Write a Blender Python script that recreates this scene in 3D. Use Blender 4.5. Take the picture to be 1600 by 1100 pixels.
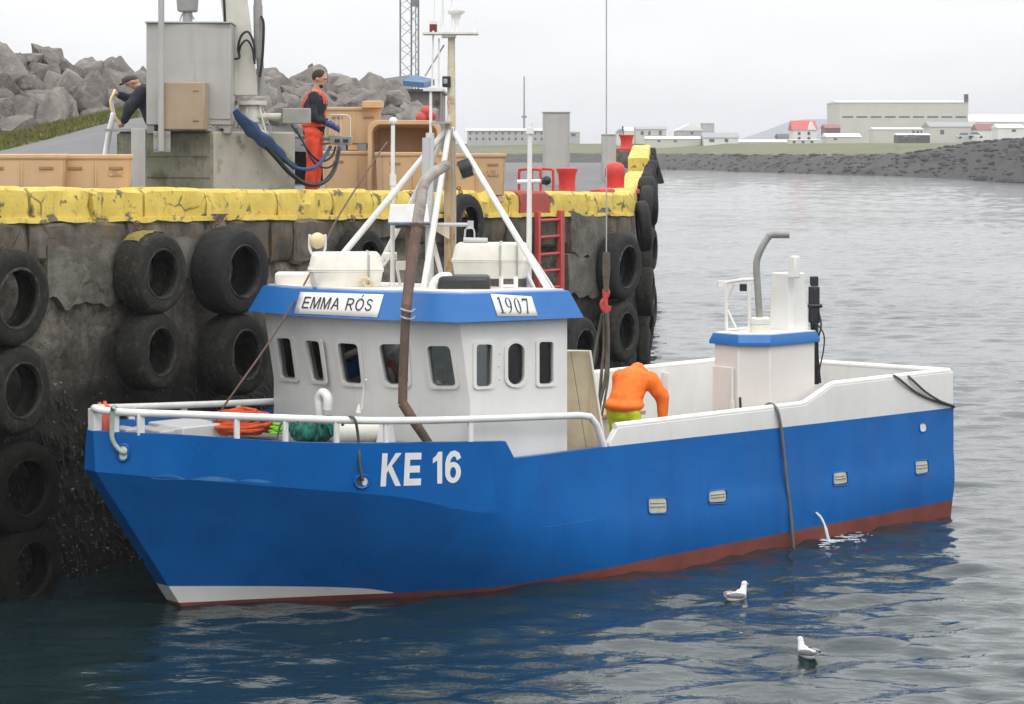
import bpy, bmesh, math, random
import numpy as np
from mathutils import Vector, Matrix, Quaternion, noise
from mathutils.bvhtree import BVHTree
random.seed(7)
C = bpy.context.scene.collection
SC = bpy.context.scene
R = math.radians
for o in list(bpy.data.objects): bpy.data.objects.remove(o)

# ------------------------------------------------------------------ camera, world, sun, exposure
F, CX, HY, EYE = 3500.0, 800.0, 228.0, 5.3        # focal length in photo pixels, centre column, horizon row, eye height
cam = bpy.data.cameras.new('camera'); camo = bpy.data.objects.new('camera', cam); C.objects.link(camo)
camo.location = (0, 0, EYE); camo.rotation_euler = (R(90), 0, 0)
cam.sensor_width = 36; cam.lens = F/1600*36
cam.shift_y = -(550-HY)/1600.0
cam.clip_start = .5; cam.clip_end = 9000
SC.camera = camo

SUN_EL, SUN_AZ = R(50), R(166)                    # azimuth from +Y clockwise
wd = bpy.data.worlds.new('World'); SC.world = wd; wd.use_nodes = True
nt = wd.node_tree; nt.nodes.clear()
def nn(t, **k):
    n = nt.nodes.new(t)
    for a, b in k.items(): setattr(n, a, b)
    return n
L = nt.links.new
out = nn('ShaderNodeOutputWorld'); bg = nn('ShaderNodeBackground'); bg.inputs['Strength'].default_value = .1
sky = nn('ShaderNodeTexSky', sky_type='NISHITA'); sky.sun_disc = False; sky.sun_elevation = SUN_EL; sky.sun_rotation = SUN_AZ
tc = nn('ShaderNodeTexCoord'); sep = nn('ShaderNodeSeparateXYZ'); L(tc.outputs['Generated'], sep.inputs[0])
rmp = nn('ShaderNodeMapRange'); pw = nn('ShaderNodeMath', operation='POWER'); pw.use_clamp = True; L(sep.outputs['Z'], pw.inputs[0]); pw.inputs[1].default_value = .62; L(pw.outputs[0], rmp.inputs['Value'])
rmp.inputs['From Min'].default_value = 0.0; rmp.inputs['From Max'].default_value = 1.0
rmp.inputs['To Min'].default_value = 9.4; rmp.inputs['To Max'].default_value = 25.0
mp = nn('ShaderNodeMapping'); mp.inputs['Scale'].default_value = (1.6, 1.6, 7.0); L(tc.outputs['Generated'], mp.inputs['Vector'])
nz = nn('ShaderNodeTexNoise'); nz.inputs['Scale'].default_value = 3.2; nz.inputs['Detail'].default_value = 5; nz.inputs['Roughness'].default_value = .55
L(mp.outputs[0], nz.inputs['Vector'])
cr = nn('ShaderNodeMapRange'); L(nz.outputs['Fac'], cr.inputs['Value'])
cr.inputs['From Min'].default_value = .3; cr.inputs['From Max'].default_value = .7; cr.inputs['To Min'].default_value = .90; cr.inputs['To Max'].default_value = 1.08
mul = nn('ShaderNodeMath', operation='MULTIPLY'); L(rmp.outputs[0], mul.inputs[0]); L(cr.outputs[0], mul.inputs[1])
tint = nn('ShaderNodeVectorMath', operation='SCALE'); tint.inputs[0].default_value = (.985, .99, 1.0); L(mul.outputs[0], tint.inputs['Scale'])
mx = nn('ShaderNodeMix', data_type='RGBA'); mx.inputs['Factor'].default_value = .95
L(sky.outputs[0], mx.inputs['A']); L(tint.outputs[0], mx.inputs['B'])
L(mx.outputs['Result'], bg.inputs['Color']); L(bg.outputs[0], out.inputs['Surface'])

sl = bpy.data.lights.new('sun', 'SUN'); so = bpy.data.objects.new('sun', sl); C.objects.link(so)
sl.energy = .7; sl.angle = R(22); sl.color = (1, .97, .93)
sv = Vector((math.sin(SUN_AZ)*math.cos(SUN_EL), math.cos(SUN_AZ)*math.cos(SUN_EL), math.sin(SUN_EL)))
so.rotation_euler = (-sv).to_track_quat('-Z', 'Y').to_euler(); so.location = sv*60
SC.view_settings.view_transform = 'Standard'; SC.view_settings.look = 'None'
SC.view_settings.exposure = -.12; SC.view_settings.gamma = 1.0; SC.view_settings.use_curve_mapping = False
SC.cycles.max_bounces = 6; SC.cycles.diffuse_bounces = 3; SC.cycles.glossy_bounces = 4
SC.cycles.transparent_max_bounces = 12; SC.cycles.caustics_reflective = False; SC.cycles.caustics_refractive = False
SC.cycles.use_denoising = True

# ------------------------------------------------------------------ frames and measuring helpers
def W(px, py, d):
    return Vector(((px-CX)/F*d, d, EYE-(py-HY)/F*d))
def ray(px, py): return Vector(((px-CX)/F, 1, -(py-HY)/F))
class Frame:
    def __init__(s, x, y, deg, z=0):
        s.o = Vector((x, y, z)); s.a = R(deg)
        s.M = Matrix.Translation(s.o) @ Matrix.Rotation(s.a, 4, 'Z'); s.I = s.M.inverted()
    def w(s, x, y, z): return s.M @ Vector((x, y, z))
    def l(s, v): return s.I @ v
    def px(s, px, py, x=None, y=None, z=None):
        o = s.I @ Vector((0, 0, EYE)); d = s.I.to_3x3() @ ray(px, py)
        k = 0 if x is not None else (1 if y is not None else 2)
        val = (x, y, z)[k]
        t = (val-o[k])/d[k]
        return o + d*t
    def plane(s, px, py, p, n):
        o = s.I @ Vector((0, 0, EYE)); d = s.I.to_3x3() @ ray(px, py)
        return o + d*((Vector(p)-o).dot(n)/d.dot(n))
    def proj(s, v):
        v = s.M @ Vector(v)
        return CX+F*v.x/v.y, HY+F*(EYE-v.z)/v.y
BF = Frame(4.94, 33.75, 222)       # boat: x to the bow, y to port (towards the camera), z up from the water
QF = Frame(-5.9, 26.8, 60)         # quay: x along the wall, y inland, z up

# ------------------------------------------------------------------ materials
MATS = {}
def M(name, col, rough=.6, col2=None, scale=3.0, var=1.0, metal=0, bump=0.0, bscale=30.0, streak=None, samount=.5, sscale=(5, 5, .6),
      rand=0.0, spec=.5, lo=.4, hi=.65, big=0.0, bigscale=1.2, coords='Object', third=None, frames=0.0, cracks=0.0, crackcol=(.05, .042, .03), tscale=12.0, tlo=.55, thi=.68, emit=None):
    m = bpy.data.materials.new(name); m.use_nodes = True; t = m.node_tree; MATS[name] = m
    b = t.nodes['Principled BSDF']; lk = t.links.new
    b.inputs['Roughness'].default_value = rough; b.inputs['Metallic'].default_value = metal
    b.inputs['Specular IOR Level'].default_value = spec
    def n(ty, **k):
        q = t.nodes.new(ty)
        for a, v in k.items(): setattr(q, a, v)
        return q
    c = n('ShaderNodeTexCoord').outputs[coords]
    def noi(sc, det=6, vec=None, rgh=.6):
        q = n('ShaderNodeTexNoise'); q.inputs['Scale'].default_value = sc; q.inputs['Detail'].default_value = det; q.inputs['Roughness'].default_value = rgh
        lk(vec or c, q.inputs['Vector']); return q.outputs['Fac']
    def ramp(sock, lo, hi, a=0, z=1):
        q = n('ShaderNodeMapRange'); q.clamp = True
        for nm, v in (('From Min', lo), ('From Max', hi), ('To Min', a), ('To Max', z)): q.inputs[nm].default_value = v
        lk(sock, q.inputs['Value']); return q.outputs[0]
    def mix(f, a, bb):
        q = n('ShaderNodeMix', data_type='RGBA')
        if hasattr(f, 'links'): lk(f, q.inputs['Factor'])
        else: q.inputs['Factor'].default_value = f
        for nm, v in (('A', a), ('B', bb)):
            if hasattr(v, 'links'): lk(v, q.inputs[nm])
            else: q.inputs[nm].default_value = (*v, 1)
        return q.outputs['Result']
    cur = col
    if col2 is None: col2 = tuple(x*.86 for x in col)
    cur = mix(ramp(noi(scale), lo, hi, 0, var), col, col2)
    if third: cur = mix(ramp(noi(tscale, 8), tlo, thi), cur, third)
    if streak:
        mpn = n('ShaderNodeMapping'); mpn.inputs['Scale'].default_value = sscale; lk(c, mpn.inputs['Vector'])
        cur = mix(ramp(noi(1.0, 5, mpn.outputs[0]), .52, .72, 0, samount), cur, streak)
    if cracks:
        nd = n('ShaderNodeTexNoise'); nd.inputs['Scale'].default_value = 3.0; lk(c, nd.inputs['Vector']); va = n('ShaderNodeVectorMath', operation='MULTIPLY_ADD'); lk(nd.outputs['Color'], va.inputs[0]); va.inputs[1].default_value = (.35, .35, .35); lk(c, va.inputs[2])
        vo = n('ShaderNodeTexVoronoi', feature='DISTANCE_TO_EDGE'); vo.inputs['Scale'].default_value = cracks; lk(va.outputs[0], vo.inputs['Vector'])
        e1 = ramp(vo.outputs['Distance'], .0, .05, 1, 0); e2 = ramp(noi(1.9, 4), .52, .66); mm = n('ShaderNodeMath', operation='MULTIPLY'); lk(e1, mm.inputs[0]); lk(e2, mm.inputs[1]); cur = mix(mm.outputs[0], cur, crackcol)
    if rand:
        oi = n('ShaderNodeObjectInfo'); h = n('ShaderNodeHueSaturation'); lk(cur, h.inputs['Color'])
        lk(ramp(oi.outputs['Random'], 0, 1, 1-rand, 1+rand), h.inputs['Value']); cur = h.outputs['Color']
    lk(cur, b.inputs['Base Color']) if hasattr(cur, 'links') else None
    lk(ramp(noi(scale*2.3), .3, .7, max(.02, rough-.08), min(1, rough+.08)), b.inputs['Roughness'])
    nrm = None
    if big:
        bp = n('ShaderNodeBump'); bp.inputs['Strength'].default_value = 1; bp.inputs['Distance'].default_value = big
        lk(noi(bigscale, 2), bp.inputs['Height']); nrm = bp.outputs[0]
    if frames:       # plating pulled in slightly between the frames
        s3 = n('ShaderNodeSeparateXYZ'); lk(c, s3.inputs[0]); m1 = n('ShaderNodeMath', operation='MULTIPLY'); lk(s3.outputs['X'], m1.inputs[0]); m1.inputs[1].default_value = 2*math.pi/.62
        m2 = n('ShaderNodeMath', operation='SINE'); lk(m1.outputs[0], m2.inputs[0]); m3 = n('ShaderNodeMath', operation='MULTIPLY'); lk(m2.outputs[0], m3.inputs[0]); lk(noi(.8, 2), m3.inputs[1])
        bp = n('ShaderNodeBump'); bp.inputs['Strength'].default_value = 1; bp.inputs['Distance'].default_value = frames; lk(m3.outputs[0], bp.inputs['Height'])
        if nrm: lk(nrm, bp.inputs['Normal'])
        nrm = bp.outputs[0]
    if bump:
        bp = n('ShaderNodeBump'); bp.inputs['Strength'].default_value = 1; bp.inputs['Distance'].default_value = bump
        lk(noi(bscale, 5), bp.inputs['Height'])
        if nrm: lk(nrm, bp.inputs['Normal'])
        nrm = bp.outputs[0]
    if nrm: lk(nrm, b.inputs['Normal'])
    if emit: b.inputs['Emission Color'].default_value = (*emit, 1); b.inputs['Emission Strength'].default_value = 1
    return m
M('hull_blue', (.002, .122, .42), .34, (.002, .102, .36), 1.1, bump=.0006, bscale=60, big=.016, bigscale=1.4, frames=.006, spec=.3, third=(.010, .125, .38), tscale=9, tlo=.70, thi=.78, streak=(.008, .072, .27), samount=.35, sscale=(3, 3, .25))
M('scrape_blue', (.07, .22, .48), .4, (.04, .17, .43), 6)
M('smear_yellow', (.22, .18, .035), .8, (.12, .10, .03), 9)
M('visor_blue', (.010, .135, .42), .42, (.014, .145, .44), 2, bump=.0006, bscale=50)
M('hull_red', (.22, .055, .04), .55, (.16, .04, .032), 2.5, bump=.001, bscale=40, streak=(.09, .04, .035), samount=.5, sscale=(2, 2, 6))
M('boat_white', (.78, .77, .74), .38, (.72, .71, .68), 1.4, bump=.0005, bscale=50, big=.006, bigscale=1.6, streak=(.55, .50, .42), samount=.22, sscale=(6, 6, .5))
M('boat_cream', (.78, .735, .70), .42, (.73, .68, .645), 1.4, bump=.0006, bscale=50, streak=(.55, .45, .36), samount=.2)
M('panel_grey', (.55, .55, .55), .45, (.50, .50, .50), 2, bump=.0005, bscale=50)
M('pipe_white', (.80, .79, .76), .35, (.72, .71, .68), 5, third=(.45, .33, .2), tscale=7, tlo=.69, thi=.74)
M('mast_tan', (.62, .46, .25), .55, (.55, .36, .17), 3.5, third=(.40, .19, .06), tscale=5, tlo=.54, thi=.68, streak=(.66, .58, .44), samount=.6, sscale=(14, 14, .5))
M('mast_paint', (.74, .70, .60), .5, (.62, .50, .33), 3.5, third=(.42, .20, .07), tscale=5, tlo=.56, thi=.70, streak=(.45, .24, .09), samount=.6, sscale=(14, 14, .5))
M('gear_white', (.79, .76, .68), .4, (.72, .69, .6), 5, third=(.5, .42, .3), tscale=8, tlo=.68, thi=.78)
M('gear_grey', (.42, .42, .41), .5, (.34, .34, .34), 6)
M('rust_pipe', (.125, .075, .055), .75, (.09, .06, .05), 5, bump=.002, bscale=60, third=(.2, .10, .05), tscale=9)
M('pipe_lagging', (.36, .33, .29), .7, (.24, .21, .18), 6, bump=.002, bscale=50, third=(.2, .15, .11), tscale=9)
M('glass', (.012, .014, .015), .06, (.016, .018, .02), 2)
M('black_plastic', (.016, .016, .018), .4, (.022, .022, .024), 5)
M('black_rubber', (.014, .014, .015), .8, (.018, .018, .017), 3.5, bump=.003, bscale=28, third=(.042, .040, .032), tscale=7, tlo=.56, thi=.76, rand=.25, spec=.35)
M('tyre_weed', (.009, .0085, .007), .95, (.014, .013, .009), 7, bump=.03, bscale=18, third=(.055, .048, .038), tscale=22, tlo=.62, thi=.72, rand=.2, spec=.2)
M('bead_rubber', (.045, .045, .043), .8, (.02, .02, .019), 6, third=(.12, .115, .10), tscale=9, tlo=.55, thi=.68, rand=.3, spec=.3)
M('tyre_mossy', (.016, .0155, .0135), .88, (.022, .021, .016), 5, bump=.010, bscale=26, third=(.062, .058, .030), tscale=6, tlo=.52, thi=.74, rand=.25, spec=.3)
M('red_paint', (.60, .035, .03), .45, (.5, .03, .028), 4, third=(.25, .06, .04), tscale=8, tlo=.66, thi=.76)
M('red_faded', (.52, .075, .07), .6, (.42, .06, .055), 5, third=(.2, .08, .05), tscale=7, tlo=.6, thi=.72)
M('rail_red_dark', (.35, .04, .03), .6)
M('stencil_black', (.02, .02, .022), .5)
M('sign_white', (.82, .81, .79), .45, (.78, .77, .75), 3)
M('letter_white', (.82, .83, .84), .4, (.76, .77, .79), 6)
M('beige_flap', (.5, .48, .38), .5, (.42, .4, .31), 12, third=(.3, .26, .17), tscale=20, tlo=.6, thi=.7)
M('plywood', (.52, .44, .30), .7, (.44, .36, .24), 3, streak=(.33, .2, .09), samount=.5, sscale=(7, 7, .7), bump=.001)
M('deck_grey', (.23, .24, .23), .8, (.17, .17, .16), 3, bump=.003, bscale=40)
M('hatch_wood', (.48, .33, .22), .7, (.38, .25, .16), 5)
M('hose_grey', (.12, .125, .125), .55, (.16, .165, .165), 8)
M('rope_orange', (.62, .09, .025), .8, (.5, .07, .02), 8, bump=.002, bscale=150)
M('rope_green', (.012, .17, .12), .85, (.006, .07, .055), 16, bump=.003, bscale=120)
M('rope_lime', (.2, .55, .03), .8); M('rope_blue', (.07, .30, .55), .8); M('rope_grey', (.10, .10, .085), .8, (.07, .075, .065), 8)
M('rope_pale', (.36, .44, .40), .8, (.28, .36, .31), 8, bump=.001, bscale=160); M('rope_brown', (.12, .07, .055), .8)
M('strap_brown', (.13, .11, .085), .85, (.08, .065, .05), 6); M('hook_red', (.55, .07, .05), .5)
M('fender_red', (.62, .11, .06), .5)
M('tub_tan', (.58, .385, .215), .6, (.53, .35, .195), 2.2, bump=.001, bscale=30, third=(.46, .29, .16), tscale=7, tlo=.62, thi=.76, streak=(.42, .26, .15), samount=.3, rand=.05)
M('box_brown', (.37, .285, .20), .6, (.32, .25, .175), 3)
M('tub_print', (.33, .21, .12), .7, (.56, .345, .18), 26, lo=.5, hi=.55)
M('tub_dark', (.33, .18, .085), .7)
M('kerb_yellow', (.72, .54, .11), .7, (.62, .45, .08), 3.0, cracks=2.2, bump=.010, bscale=20, third=(.14, .115, .07), tscale=4.2, tlo=.585, thi=.64, streak=(.40, .30, .05), samount=.5, sscale=(6, 6, 1.5))
M('concrete_shed', (.27, .26, .25), .85, (.22, .21, .2), .4, streak=(.2, .12, .06), samount=.8, sscale=(1.5, 1.5, .2))
M('kerb_red', (.42, .06, .05), .75, (.33, .07, .05), 4, bump=.006, bscale=22, third=(.12, .09, .07), tscale=5, tlo=.55, thi=.66)
M('concrete', (.40, .38, .33), .85, (.33, .315, .27), 1.6, bump=.004, bscale=30, third=(.17, .16, .12), tscale=4, tlo=.55, thi=.7)
M('concrete_worn', (.165, .152, .128), .9, (.09, .083, .067), 3.5, bump=.022, bscale=14, cracks=1.6, crackcol=(.02, .018, .014), third=(.09, .08, .06), tscale=4, tlo=.52, thi=.66, streak=(.08, .07, .055), samount=.6, sscale=(5, 5, .6))
M('concrete_mossy', (.24, .225, .18), .88, (.17, .17, .11), 2.4, bump=.005, bscale=26, third=(.10, .095, .055), tscale=4, tlo=.5, thi=.66, streak=(.09, .085, .055), samount=.7, sscale=(5, 5, .5))
M('concrete_brown', (.14, .118, .09), .9, (.07, .06, .048), 2.4, bump=.014, bscale=16, cracks=2.6, crackcol=(.012, .01, .008), third=(.18, .11, .055), tscale=3.5, tlo=.56, thi=.7, streak=(.035, .03, .024), samount=.7, sscale=(5, 5, .6), rand=.18)
M('asphalt', (.165, .162, .158), .9, (.14, .142, .145), .8, bump=.006, bscale=60)
M('zinc', (.44, .43, .415), .5, (.38, .37, .36), 1.2, metal=.15, bump=.0006, bscale=40, streak=(.30, .29, .275), samount=.5, sscale=(5, 5, .35))
M('steel_grey', (.34, .335, .32), .55, (.27, .265, .25), 4, metal=.2, third=(.22, .14, .08), tscale=8, tlo=.66, thi=.75)
M('crane_white', (.63, .61, .54), .45, (.56, .54, .47), 2.5, bump=.0006, third=(.38, .3, .2), tscale=6, tlo=.66, thi=.76, streak=(.38, .33, .25), samount=.4)
M('hose_blue', (.022, .07, .21), .6, (.03, .06, .14), 8); M('hose_black', (.013, .014, .018), .45)
M('rock', (.215, .195, .172), .92, (.135, .123, .112), 1.1, bump=.06, bscale=5, third=(.27, .25, .225), tscale=3.2, tlo=.54, thi=.66, streak=(.10, .093, .088), samount=.7, sscale=(1.5, 1.5, 1.5), rand=.22)
M('rock_dark', (.085, .08, .08), .92, (.06, .057, .056), 1.1, bump=.02, bscale=9, rand=.2)
M('shore_rock', (.036, .031, .028), .95, (.020, .018, .017), .25, bump=.2, bscale=.8, third=(.062, .056, .05), tscale=.9, tlo=.55, thi=.68)
M('grass', (.13, .135, .035), .9, (.10, .105, .03), 3, third=(.20, .15, .055), tscale=5, tlo=.5, thi=.68)
M('far_grass', (.135, .13, .055), .95, (.105, .12, .05), .05, third=(.17, .15, .07), tscale=.11)
M('hill', (.20, .21, .235), 1.0, (.17, .18, .20), .01)
M('far_white', (.70, .70, .68), .6, (.64, .64, .62), .3); M('far_grey', (.42, .42, .41), .6, (.37, .37, .36), .4); M('far_cream', (.55, .535, .48), .6, (.5, .49, .44), .2)
M('far_roof_grey', (.30, .31, .32), .6); M('far_roof_white', (.80, .80, .80), .5); M('far_roof_red', (.50, .07, .05), .55); M('far_wall_red', (.16, .04, .04), .6); M('far_roof_dull', (.24, .07, .06), .6)
M('far_dark', (.045, .045, .05), .6); M('far_window', (.07, .075, .085), .25); M('shed_blue', (.06, .135, .26), .55, (.05, .115, .22), 2)
M('lattice', (.22, .22, .23), .5); M('car_paint', (.5, .5, .52), .3); M('tyre_black', (.015, .015, .015), .8)
M('skin', (.55, .30, .21), .55, (.50, .26, .18), 18); M('hair_brown', (.045, .026, .016), .8); M('cloth_black', (.013, .014, .018), .85, (.02, .021, .026), 12, bump=.004, bscale=22)
M('cloth_navy', (.02, .024, .034), .85, (.03, .034, .045), 10, bump=.006, bscale=20); M('cloth_orange_red', (.85, .085, .03), .65, (.78, .06, .02), 9, bump=.006, bscale=18)
M('cloth_orange', (.90, .20, .012), .7, (.86, .15, .01), 8, bump=.008, bscale=16); M('cloth_lime', (.62, .70, .02), .7, (.5, .58, .02), 9, bump=.006, bscale=18)
M('glove_blue', (.03, .05, .2), .6); M('cap_grey', (.075, .07, .065), .9); M('boot', (.03, .03, .028), .6); M('eye_dark', (.02, .015, .012), .3)
M('reflective', (.6, .6, .6), .4)
M('gull_white', (.80, .80, .79), .75, (.76, .76, .75), 30); M('gull_grey', (.27, .27, .28), .8, (.2, .2, .21), 22, third=(.4, .39, .38), tscale=28); M('gull_black', (.03, .03, .03), .8); M('bill', (.45, .36, .12), .5)
M('shell', (.17, .155, .135), .7, (.12, .11, .10), 14, lo=.35, hi=.7); M('weed', (.016, .0145, .010), .7, (.010, .009, .007), 9)
M('foam', (.6, .63, .66), .4); M('lamp_red', (.16, .015, .02), .25); M('cream_lens', (.72, .58, .33), .4, (.66, .52, .3), 5)
M('interior', (.55, .56, .56), .7); M('console', (.06, .065, .075), .6); M('seat_teal', (.03, .07, .08), .8)

# glass that can be looked through, dark and glossy
g = bpy.data.materials.new('window_glass'); g.use_nodes = True; MATS['window_glass'] = g
t = g.node_tree; b = t.nodes['Principled BSDF']; o_ = t.nodes['Material Output']
tr = t.nodes.new('ShaderNodeBsdfTransparent'); tr.inputs[0].default_value = (.72, .77, .78, 1)
gl = t.nodes.new('ShaderNodeBsdfGlossy'); gl.inputs['Roughness'].default_value = .03; gl.inputs[0].default_value = (.9, .9, .9, 1)
fr = t.nodes.new('ShaderNodeFresnel'); fr.inputs[0].default_value = 1.5
ms = t.nodes.new('ShaderNodeMixShader'); t.links.new(fr.outputs[0], ms.inputs[0]); t.links.new(tr.outputs[0], ms.inputs[1]); t.links.new(gl.outputs[0], ms.inputs[2])
t.links.new(ms.outputs[0], o_.inputs[0])
# falling water
g = bpy.data.materials.new('water_jet'); g.use_nodes = True; MATS['water_jet'] = g
b = g.node_tree.nodes['Principled BSDF']; b.inputs['Base Color'].default_value = (.75, .8, .85, 1); b.inputs['Roughness'].default_value = .15; b.inputs['Alpha'].default_value = .8

# ------------------------------------------------------------------ mesh builder
class MB:
    def __init__(s): s.v = []; s.f = []; s.m = []
    def add(s, vs, fs, mat=0):
        n = len(s.v); s.v += [tuple(v) for v in vs]; s.f += [tuple(i+n for i in f) for f in fs]; s.m += [mat]*len(fs); return s
    def box(s, x0, x1, y0, y1, z0, z1, mat=0, X=None):
        vs = [Vector(p) for p in ((x0, y0, z0), (x1, y0, z0), (x1, y1, z0), (x0, y1, z0), (x0, y0, z1), (x1, y0, z1), (x1, y1, z1), (x0, y1, z1))]
        if X: vs = [X @ v for v in vs]
        return s.add(vs, [(0, 3, 2, 1), (4, 5, 6, 7), (0, 1, 5, 4), (1, 2, 6, 5), (2, 3, 7, 6), (3, 0, 4, 7)], mat)
    def hexa(s, b4, t4, mat=0):
        return s.add(list(b4)+list(t4), [(0, 3, 2, 1), (4, 5, 6, 7), (0, 1, 5, 4), (1, 2, 6, 5), (2, 3, 7, 6), (3, 0, 4, 7)], mat)
    def tube(s, pts, r, n=8, caps=True, mat=0, flat=1.0):
        pts = [Vector(p) for p in pts]; k = len(pts)
        rs = r if isinstance(r, (list, tuple)) else [r]*k
        t0 = (pts[1]-pts[0]).normalized()
        u = t0.orthogonal().normalized(); vs = []
        for i in range(k):
            t = (pts[min(i+1, k-1)]-pts[max(i-1, 0)]).normalized()
            u = (u-t*u.dot(t)); u = u.normalized() if u.length > 1e-6 else t.orthogonal().normalized()
            w = t.cross(u)
            for j in range(n):
                a = 2*math.pi*j/n
                vs.append(pts[i]+u*(math.cos(a)*rs[i])+w*(math.sin(a)*rs[i]*flat))
        fs = [(i*n+j, i*n+(j+1) % n, (i+1)*n+(j+1) % n, (i+1)*n+j) for i in range(k-1) for j in range(n)]
        if caps: fs += [tuple(range(n))[::-1], tuple(range((k-1)*n, k*n))]
        return s.add(vs, fs, mat)
    def loft(s, rings, closed=True, caps=True, mat=0):
        n = len(rings[0]); vs = [p for r in rings for p in r]; m = n if closed else n-1
        fs = [(i*n+j, i*n+(j+1) % n, (i+1)*n+(j+1) % n, (i+1)*n+j) for i in range(len(rings)-1) for j in range(m)]
        if caps: fs += [tuple(range(n))[::-1], tuple(range((len(rings)-1)*n, len(rings)*n))]
        return s.add(vs, fs, mat)
    def lathe(s, prof, n=16, X=None, mat=0, closed=False, caps=True):
        X = X or Matrix.Identity(4)
        rings = [[X @ Vector((r*math.cos(2*math.pi*j/n), r*math.sin(2*math.pi*j/n), z)) for j in range(n)] for r, z in prof]
        if closed: rings.append(rings[0]); caps = False
        return s.loft(rings, True, caps, mat)
    def ell(s, c, r, n=14, k=9, X=None, mat=0):
        X = X or Matrix.Identity(4); c = Vector(c); r = (r, r, r) if not hasattr(r, '__len__') else r
        rings = []
        for i in range(k+1):
            a = math.pi*(i/k-.5); a = max(-1.5, min(1.5, a))
            rings.append([X @ (c+Vector((r[0]*math.cos(a)*math.cos(2*math.pi*j/n), r[1]*math.cos(a)*math.sin(2*math.pi*j/n), r[2]*math.sin(a)))) for j in range(n)])
        return s.loft(rings, True, True, mat)
    def cap(s, p0, p1, r0, r1, n=12):
        p0, p1 = Vector(p0), Vector(p1); d = p1-p0; l = d.length; t = d/l
        q = t.to_track_quat('Z', 'Y').to_matrix().to_4x4(); X = Matrix.Translation(p0) @ q
        prof = [(r0*math.cos(a), r0*math.sin(a)) for a in [R(x) for x in (-85, -55, -25, 0)]]+[(r1*math.cos(a), l+r1*math.sin(a)) for a in [R(x) for x in (0, 25, 55, 85)]]
        return s.lathe(prof, n, X)
    def prism(s, poly, z0, z1, mat=0, X=None):
        X = X or Matrix.Identity(4); n = len(poly)
        vs = [X @ Vector((p[0], p[1], z0)) for p in poly]+[X @ Vector((p[0], p[1], z1)) for p in poly]
        return s.add(vs, [tuple(range(n))[::-1], tuple(range(n, 2*n))]+[(i, (i+1) % n, n+(i+1) % n, n+i) for i in range(n)], mat)
    def mesh(s, name):
        me = bpy.data.meshes.new(name); me.from_pydata(s.v, [], s.f); 
        me.polygons.foreach_set('material_index', s.m)
        return me
    def build(s, name, mats, parent=None, smooth=35, bev=0, seg=2, fix=True):
        me = s.mesh(name); o = link(name, me, mats, parent)
        finish(me, smooth, fix)
        if bev:
            b = o.modifiers.new('bevel', 'BEVEL'); b.width = bev; b.segments = seg; b.limit_method = 'ANGLE'; b.angle_limit = R(40); b.harden_normals = False
        return o
def finish(me, smooth=35, fix=True):
    if fix:
        bm = bmesh.new(); bm.from_mesh(me); bmesh.ops.recalc_face_normals(bm, faces=bm.faces); bm.to_mesh(me); bm.free()
    if smooth:
        me.polygons.foreach_set('use_smooth', [True]*len(me.polygons)); me.set_sharp_from_angle(angle=R(smooth))
    me.update()
def link(name, data, mats=None, parent=None):
    o = bpy.data.objects.new(name, data); C.objects.link(o)
    if mats is not None:
        for m in (mats if isinstance(mats, (list, tuple)) else [mats]): data.materials.append(MATS[m])
    if parent: o.parent = parent
    return o
def tag(o, label=None, cat=None, group=None, kind=None):
    for k, v in (('label', label), ('category', cat), ('group', group), ('kind', kind)):
        if v: o[k] = v
    return o
def thing(name, label, cat, frame=None, loc=(0, 0, 0), rz=0, group=None):
    o = bpy.data.objects.new(name, None); C.objects.link(o); o.empty_display_size = .2
    if frame: o.location = frame.w(*loc); o.rotation_euler = (0, 0, frame.a+rz)
    else: o.location = loc; o.rotation_euler = (0, 0, rz)
    return tag(o, label, cat, group)
def copy_tree(o, parent=None):
    c = o.copy(); C.objects.link(c)
    if parent: c.parent = parent
    for ch in [q for q in o.children]: copy_tree(ch, c)
    return c
def evald(o):
    dg = bpy.context.evaluated_depsgraph_get(); dg.update()
    return bpy.data.meshes.new_from_object(o.evaluated_get(dg))
def bake(o, smooth=35):
    me = evald(o); o.modifiers.clear(); o.data = me; finish(me, smooth, False); return o
def fuse(mb, name, mats, parent, voxel=.012, it=3):
    me = mb.mesh(name); o = link(name, me, mats, parent)
    r = o.modifiers.new('r', 'REMESH'); r.mode = 'VOXEL'; r.voxel_size = voxel
    q = o.modifiers.new('s', 'SMOOTH'); q.factor = .5; q.iterations = it
    bake(o, 0); o.data.polygons.foreach_set('use_smooth', [True]*len(o.data.polygons))
    return o
def catmull(pts, n=6):
    pts = [Vector(p) for p in pts]; P = [pts[0]*2-pts[1]]+pts+[pts[-1]*2-pts[-2]]; out = []
    for i in range(1, len(P)-2):
        for k in range(n):
            t = k/n; a, b, c, d = P[i-1:i+3]
            out.append(.5*((2*b)+(c-a)*t+(2*a-5*b+4*c-d)*t*t+(3*b-a-3*c+d)*t**3))
    return out+[pts[-1]]
def pchip(xs, ys):
    xs = np.array(xs, float); ys = np.array(ys, float); h = np.diff(xs); dl = np.diff(ys)/h
    m = np.zeros(len(xs)); m[0] = dl[0]; m[-1] = dl[-1]
    for i in range(1, len(xs)-1):
        if dl[i-1]*dl[i] > 0: m[i] = (h[i-1]+h[i])/(h[i-1]/dl[i-1]+h[i]/dl[i]) if False else 2/(1/dl[i-1]+1/dl[i])
    def f(x):
        x = min(max(x, xs[0]), xs[-1]); i = min(max(int(np.searchsorted(xs, x))-1, 0), len(h)-1)
        t = (x-xs[i])/h[i]; a, b = ys[i], ys[i+1]
        return (2*t**3-3*t*t+1)*a+(t**3-2*t*t+t)*h[i]*m[i]+(3*t*t-2*t**3)*b+(t**3-t*t)*h[i]*m[i+1]
    return f
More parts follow.
